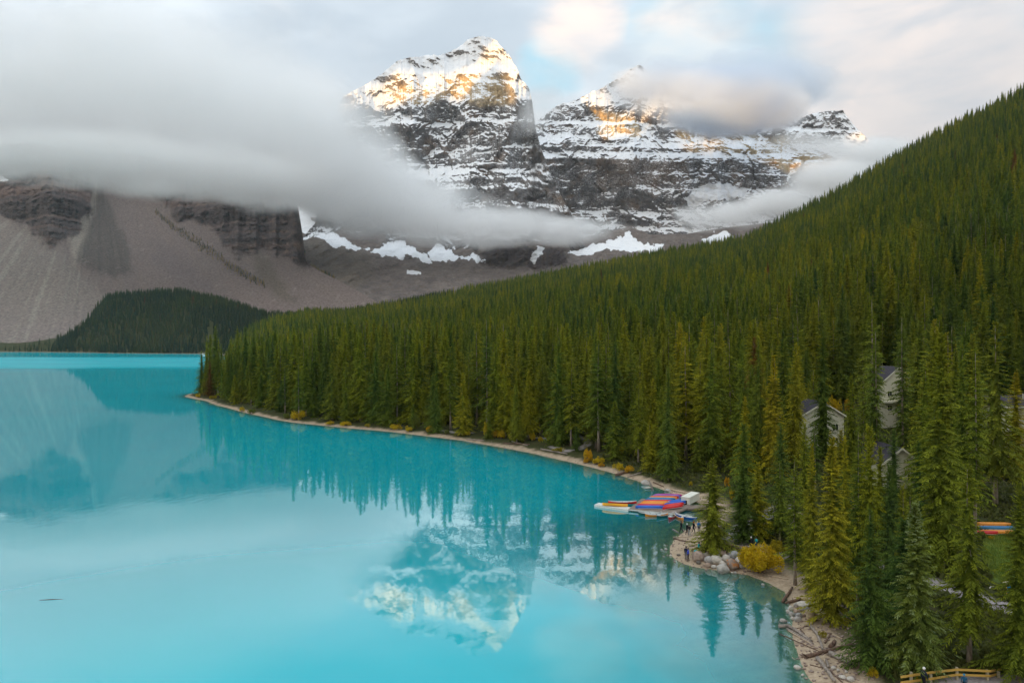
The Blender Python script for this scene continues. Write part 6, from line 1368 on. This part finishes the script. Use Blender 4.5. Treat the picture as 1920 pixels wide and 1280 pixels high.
# ------------------------------------------------------------------ people
CLOTH = {}
def cloth(c):
    if c not in CLOTH: CLOTH[c] = flat('cloth', c, .9, .1, .2, 9.0)
    return CLOTH[c]
SKIN = flat('skin', (.42, .25, .17), .6, .3, .05); SHOE = flat('shoe', (.05, .045, .04)); HAIRM = flat('brown_hair', (.05, .03, .02))
def person(px, py, rz, jacket, trousers, hat, label, stride=.0, arms=(.0, .0), sit=False, hair=True, height=1.72, shoe=None, pos=None):
    p = Vector(hit(px, py)) if pos is None else Vector(pos); t = empty('person', p, rz); k = height / 1.75; t.scale = (k, k, k); tag(t, label, 'person')
    if sit: J = {'pel': (0, 0, .18), 'sp': (.02, 0, .40), 'ch': (.05, 0, .64), 'nk': (.07, 0, .76), 'hd': (.10, 0, .90)}
    else: J = {'pel': (0, 0, .94), 'sp': (.0, 0, 1.14), 'ch': (.01, 0, 1.36), 'nk': (.02, 0, 1.50), 'hd': (.04, 0, 1.63)}
    V = []; E = []; Rr = []; tagv = []
    def v(c, r, g, par=None):
        V.append(c); Rr.append(r); tagv.append(g)
        if par is not None: E.append((par, len(V) - 1))
        return len(V) - 1
    pel = v(J['pel'], (.15, .12), 't'); sp = v(J['sp'], (.15, .115), 'j', pel); ch = v(J['ch'], (.17, .125), 'j', sp); nk = v(J['nk'], (.06, .06), 's', ch); hd = v(J['hd'], (.085, .095), 's', nk); v((J['hd'][0] + .005, 0, J['hd'][2] + .11), (.07, .075), 's', hd)
    hands = []
    for s, a in ((-1, arms[0]), (1, arms[1])):
        c = J['ch']; sh = (c[0], s * .19, c[2] + .05); el = (c[0] + .28 * math.sin(a * .6), s * .25, c[2] + .05 - .28 * math.cos(a * .6)); wr = (el[0] + .25 * math.sin(a), s * .235, el[2] - .25 * math.cos(a)); d = (math.sin(a), 0, -math.cos(a)); hn = (wr[0] + d[0] * .07, wr[1], wr[2] + d[2] * .07)
        i = v(sh, (.075, .075), 'j', ch); i = v(el, (.058, .058), 'j', i); i = v(wr, (.042, .042), 'j', i); v(hn, (.034, .018), 's', i); hands.append((hn, d, s))
        q = J['pel']
        if sit: kn = (.42, s * .14, .36); an = (.62, s * .13, .02)
        else: st = stride * s; kn = (.22 * math.sin(st) + .04, s * .10, .50); an = (.50 * math.sin(st) - (.08 if st < 0 else 0), s * .10, .09 + (.05 if st < -.2 else 0))
        i = v((q[0], s * .09, q[2] - .06), (.095, .10), 't', pel); i = v(kn, (.066, .07), 't', i); i = v(an, (.045, .05), 't', i); v((an[0] + .17, an[1], max(an[2] - .055, .02)), (.04, .035), 'b', i)
    me = bpy.data.meshes.new('body'); me.from_pydata(V, E, []); o = link('body', me, t)
    sk = o.modifiers.new('skin', 'SKIN'); sk.use_smooth_shade = True
    for i, r in enumerate(Rr): me.skin_vertices[0].data[i].radius = r
    me.skin_vertices[0].data[0].use_root = True
    sb = o.modifiers.new('round', 'SUBSURF'); sb.levels = 1; sb.render_levels = 1
    bpy.context.view_layer.update(); dg = bpy.context.evaluated_depsgraph_get(); nm = bpy.data.meshes.new_from_object(o.evaluated_get(dg)); o.modifiers.clear()
    # fingers, thumb, nose and ears join the same mesh
    bm = bmesh.new(); bm.from_mesh(nm); mb = MB()
    for hn, d, s in hands:
        d = Vector(d); b = Vector(hn)
        for f in range(4):
            a0 = b + Vector((.018 * (f - 1.5) * abs(d.z), 0, .018 * (f - 1.5) * abs(d.x))) + d * .02; L = (.06, .07, .066, .05)[f]; mb.tube([a0, a0 + d * L * .55 + Vector((0, -s * .004, 0)), a0 + d * L + Vector((0, -s * .016, 0))], [.0085, .008, .006], 5)
        mb.tube([b + Vector((.02, 0, 0)), b + Vector((.045, -s * .01, 0)) + d * .02, b + Vector((.05, -s * .02, 0)) + d * .045], [.011, .009, .007], 5)
    h = Vector(J['hd']); mb.tube([h + Vector((.085, 0, .02)), h + Vector((.115, 0, -.01))], [.010, .016], 5)
    for s in (-1, 1): mb.ball(h + Vector((0, s * .092, .01)), (.02, .01, .03), 6, 4)
    for a in mb.v: bm.verts.new(a)
    bm.verts.ensure_lookup_table(); n0 = len(bm.verts) - len(mb.v)
    for f in mb.f:
        try: bm.faces.new([bm.verts[n0 + i] for i in f])
        except ValueError: pass
    fm = bpy.data.meshes.new('body'); bm.to_mesh(fm); bm.free(); bpy.data.meshes.remove(nm)
    for m in (cloth(jacket), cloth(trousers), SKIN, shoe or SHOE): fm.materials.append(m)
    P = np.array(V); tg = np.array([{'j': 0, 't': 1, 's': 2, 'b': 3}[x] for x in tagv]); ne = len(tg)
    for f in fm.polygons:
        f.use_smooth = True; c = np.array(f.center); f.material_index = int(tg[np.argmin(((P - c) ** 2).sum(1) / (np.array([r[0] for r in Rr]) ** 2))])
    o.data = fm
    m = MB()
    for s in (-1, 1): m.ball(h + Vector((.082, s * .034, .025)), (.008, .012, .008), 6, 4)
    m.build('eyes', HAIRM, t, True); MB().box(h + Vector((.083, 0, -.055)), (.012, .045, .008)).build('mouth', flat('lips', (.30, .12, .10)), t) if 'lips' not in bpy.data.materials else MB().box(h + Vector((.083, 0, -.055)), (.012, .045, .008)).build('mouth', bpy.data.materials['lips'], t)
    if hat: m = MB(); m.ball(h + Vector((-.008, 0, .085)), (.118, .112, .115), 12, 8); m.tube([h + Vector((-.006, 0, .045)), h + Vector((-.006, 0, .085))], .118, 14); m.build('hat', cloth(hat), t, True)
    else: m = MB(); m.ball(h + Vector((-.022, 0, .055)), (.108, .105, .12), 12, 8); m.build('hair', HAIRM, t, True)
    MB().tube([tuple(Vector(J['ch']) + Vector((.0, 0, .06))), tuple(Vector(J['nk']) + Vector((0, 0, .01)))], [.11, .075], 10).build('collar', cloth(jacket), t, True)
    return t
BLK, NAVY, WHITE, RED, BLUE, TEAL, GREY = (.018, .018, .022), (.02, .025, .06), (.70, .69, .66), (.55, .03, .025), (.02, .17, .45), (.02, .38, .40), (.16, .15, .15)
person(1277.5, 998.5, 2.4, BLK, BLK, None, 'person in black striding along the water edge, leftmost of the walking group', .42, (.5, -.4))
person(1288.2, 1003.5, -1.2, BLK, BLK, WHITE, 'person in black with a white hat in the middle of the walking group', .25, (.9, .3))
person(1292.3, 1004.8, -1.5, (.03, .025, .03), (.32, .33, .34), None, 'dark-haired person in a black jacket beside the white hat', .15, (.2, .8), height=1.62)
person(1300.3, 1000, -.9, BLK, BLK, RED, 'person in black with a red hat in the walking group', .40, (.7, .4), shoe=cloth(WHITE))
person(1310.5, 999, -1.6, BLUE, (.06, .06, .08), None, 'person in a blue jacket at the right of the walking group by the spruce', .1, (.3, .3))
person(1286.2, 1049.5, .9, NAVY, GREY, (.02, .02, .03), 'person in navy with a dark hat standing on the beach', .06, (.1, .15))
person(1290.6, 1052, 2.6, (.06, .10, .52), (.07, .05, .05), None, 'person in a bright blue jacket beside the navy one on the beach', .05, (.35, .2))
x, y, z = hit(1309.5, 1036); person(0, 0, -.6, TEAL, BLK, None, 'person in a turquoise jacket sitting on the boulders', sit=True, arms=(.9, .9), pos=(x, y, z + .45))
person(1408.6, 1031, 1.7, BLK, BLK, WHITE, 'person in black with a white hat on the gravel path', .12, (.2, .2))
BP = person(1417.5, 1030.5, 1.4, (.14, .20, .16), (.03, .07, .12), None, 'person with a teal backpack on the gravel path', .15, (.3, .3))
WK = person(1732, 1292, .4, NAVY, BLK, WHITE, 'person in navy with a white hat in front of the rail fence', .3, (.4, .2))
CH = person(1808, 1296, -2.4, (.03, .12, .22), BLK, (.05, .30, .52), 'person in a blue knitted hat cut by the bottom edge by the fence', .1, (.2, .2), height=1.35)
def backpack(p):
    M_ = p.matrix_basis; t = empty('backpack', M_ @ Vector((-.24, 0, 1.08)), p.rotation_euler.z); tag(t, 'teal backpack on the back of the right person on the path', 'backpack')
    m = MB(); m.tube([(0, 0, 0), (-.01, 0, .06), (-.02, 0, .36), (0, 0, .44)], [.10, .15, .14, .07], 10, ell=[(1, .75)] * 4); m.build('bag', cloth(TEAL), t, True)
    m = MB(); m.tube([(-.12, 0, .08), (-.13, 0, .22)], [.09, .08], 8); m.build('pocket', cloth((.015, .28, .30)), t, True)
backpack(BP)
x, y, z = hit(1304.8, 1041); t = empty('rucksack', (x, y, z + .35)); tag(t, 'small bright turquoise bag lying on the pinkish boulder', 'bag'); MB().ball((0, 0, .18), (.30, .2, .2), 10, 6).build('bag', cloth((.03, .42, .50)), t, True); MB().tube([(-.1, 0, .36), (0, 0, .43), (.1, 0, .36)], .02, 5).build('handle', cloth(NAVY), t)

# ------------------------------------------------------------------ meadow grass at the right edge, far waterfall, larch strip on the scree
def meadow():
    g = np.random.default_rng(4); xs = [p[0] for p in GRASS]; ys = [p[1] for p in GRASS]; n = 26000
    X = g.uniform(min(xs), max(xs), n); Y = g.uniform(min(ys), max(ys), n); k = inpoly(X, Y, GRASS); X, Y = X[k], Y[k]; Z = height(X, Y, False); n = len(X)
    a = g.uniform(0, 6.28, n); h = g.uniform(.15, .5, n) * (1 + .5 * fbm(X / 2, Y / 2, 2, 3)); b = .035; c, s = np.cos(a) * b, np.sin(a) * b
    V = np.stack([np.stack([X - c, Y - s, Z], 1), np.stack([X + c, Y + s, Z], 1), np.stack([X + g.normal(0, .1, n), Y + g.normal(0, .1, n), Z + h], 1)], 1).reshape(-1, 3)
    k = Mat('meadow_grass'); c = k.mix(k.attr('tint'), (.09, .16, .02), (.24, .27, .05)); me = mesh_np('grass', V, np.arange(3 * n).reshape(-1, 3), [k.done(k.pbr(c, .8, .1))], False); attr(me, 'tint', np.repeat(np.clip(.5 + .6 * fbm(X / 3, Y / 3, 3, 8) + g.normal(0, .15, n), 0, 1), 3))
    tag(link('grass', me), 'bright green meadow grass at the right edge', None, None, 'stuff')
meadow()
def waterfall():
    Y0 = 1640.0; x = (396 - 960) / F; m = MB(); P = [W(398, 628, 1665), W(396, 636, 1648), W(394, 643, 1632), W(396, 650, 1612)]; P = [(p[0], p[1], max(H1(p[0], p[1]), 0) + 1.0) for p in P]
    m.tube(P[2:], [1.5, 2.6], 8); fo = flat('white_water', (.8, .82, .83), .6, .3, .1, .3); tag(m.build('waterfall', fo, None, True), kind='structure')
    m = MB()
    for q in (380, 384, 389): m.ball(onplane(q, 664.0, 1.0), (4, 3, 2.0), 8, 5)
    m.build('rapids', fo, None, True)['kind'] = 'structure'
waterfall()
def larches():
    Q, P, X, Y, Z = SCREE; n = X.shape[0] - 0; g = np.random.default_rng(12); pts = []
    line = [(292, 398, 3), (330, 430, 5), (380, 462, 7), (430, 498, 6), (470, 522, 5), (497, 534, 3)]
    lx = [a for a, b, c in line]
    for i in range(620):
        px = g.uniform(292, 497); py = np.interp(px, lx, [b for a, b, c in line]) + g.normal(0, 1) * np.interp(px, lx, [c for a, b, c in line]) * .8; pts.append((px, py))
    for i in range(70): px = g.uniform(592, 640); pts.append((px, 476 + (px - 592) * .55 + g.normal(0, 4)))
    A = []
    for px, py in pts:
        k = np.argmin((Q - px) ** 2 + (P - py) ** 2); 
        A.append((X.flat[k], Y.flat[k], Z.flat[k] - .5, g.uniform(8, 19) / 22, g.uniform(0, 6.28), 0))
    A = np.array(A); LAR = leaf_material('larch_needles', [(.30, .19, .03), (.19, .15, .03), (.10, .11, .03)])
    K = kind(LAR, 77, 22, 3.2, 16, 5, 1, .2, 0, bare=.05, fat=.6); x, y, z = A[0][:3]; o = place_tree(K, x, y, z, 12, 0, 1, 'small golden larch at the upper end of the strip on the scree', None, 'larch_tree')
    bpy.context.view_layer.update()
    q = instancer('larches', A[1:], np.where(g.uniform(0, 1, len(A) - 1) < .68, 0, 1), [list(o.children), list(REFS['farb'][0].children)]); tag(q, 'strip of golden larches and dark spruces slanting down the scree', None, None, 'stuff')
larches()

# ------------------------------------------------------------------ low plants on the wood floor
def undergrowth():
    g = np.random.default_rng(21); n = 60000; px = g.uniform(1130, 1960, n); Y = 48 * (230 / 48) ** g.uniform(0, 1, n); X = (px - 960) / F * Y
    z, d = height(X, Y); keep = d > np.where(Y > 128, 3.2, 6.0) + 2.0 * fbm(X / 5, Y / 5, 3, 31)
    for P, w in zip(PATHS, PATHW): keep &= polydist(X, Y, P, False) > w + .3
    keep &= ~inpoly(X, Y, GRASS) & ~inpoly(X, Y, world_poly([(1470,1090),(1530,1130),(1560,1180),(1610,1230),(1640,1278),(1680,1330),(1500,1330),(1470,1180)]))
    keep &= fbm(X / 3, Y / 3, 3, 7) > -.28
    for (x, y, r) in LODGE_SPOTS: keep &= np.hypot(X - x, Y - y) > 5
    X, Y, z = X[keep], Y[keep], z[keep]; n = len(X); h = g.uniform(.12, .55, n) * (1 + .8 * np.maximum(fbm(X / 4, Y / 4, 3, 9), -.6)); a = g.uniform(0, 6.28, n); l = g.uniform(.18, .42, n)
    p = np.stack([X, Y, z + h * .5], 1); d1 = np.stack([np.cos(a) * l, np.sin(a) * l, g.normal(.05, .2, n)], 1); d2 = np.stack([-np.sin(a) * l * .5, np.cos(a) * l * .5, h * .7], 1)
    V = np.stack([p - d1 - d2 * .3, p - d2, p + d1 * .9 + d2 * .2, p + d2], 1).reshape(-1, 3); me = mesh_np('undergrowth', V, np.arange(4 * n).reshape(-1, 4), [LEAF['floor']], False); attr(me, 'tint', np.repeat(np.clip(.45 + .7 * fbm(X / 6, Y / 6, 3, 11) + g.normal(0, .2, n), 0, 1), 4))
    tag(link('undergrowth', me), 'low green plants covering the floor of the near wood', None, None, 'stuff')
LEAF['floor'] = leaf_material('floor_leaves', [(.05, .08, .018), (.13, .14, .03), (.09, .08, .03)])
undergrowth()

# ------------------------------------------------------------------ air
def haze():
    k = Mat('valley_air'); v = k.nd('ShaderNodeVolumePrincipled'); v.inputs['Color'].default_value = (.92, .96, 1, 1); v.inputs['Density'].default_value = 1.6e-5; k.L.new(v.outputs[0], k.out.inputs['Volume'])
    m = MB(); m.box((0, 0, 1745), (19600, 19600, 3510)); o = m.build('haze', k.m); o['kind'] = 'stuff'; o['label'] = 'thin blue haze filling the valley'
haze()
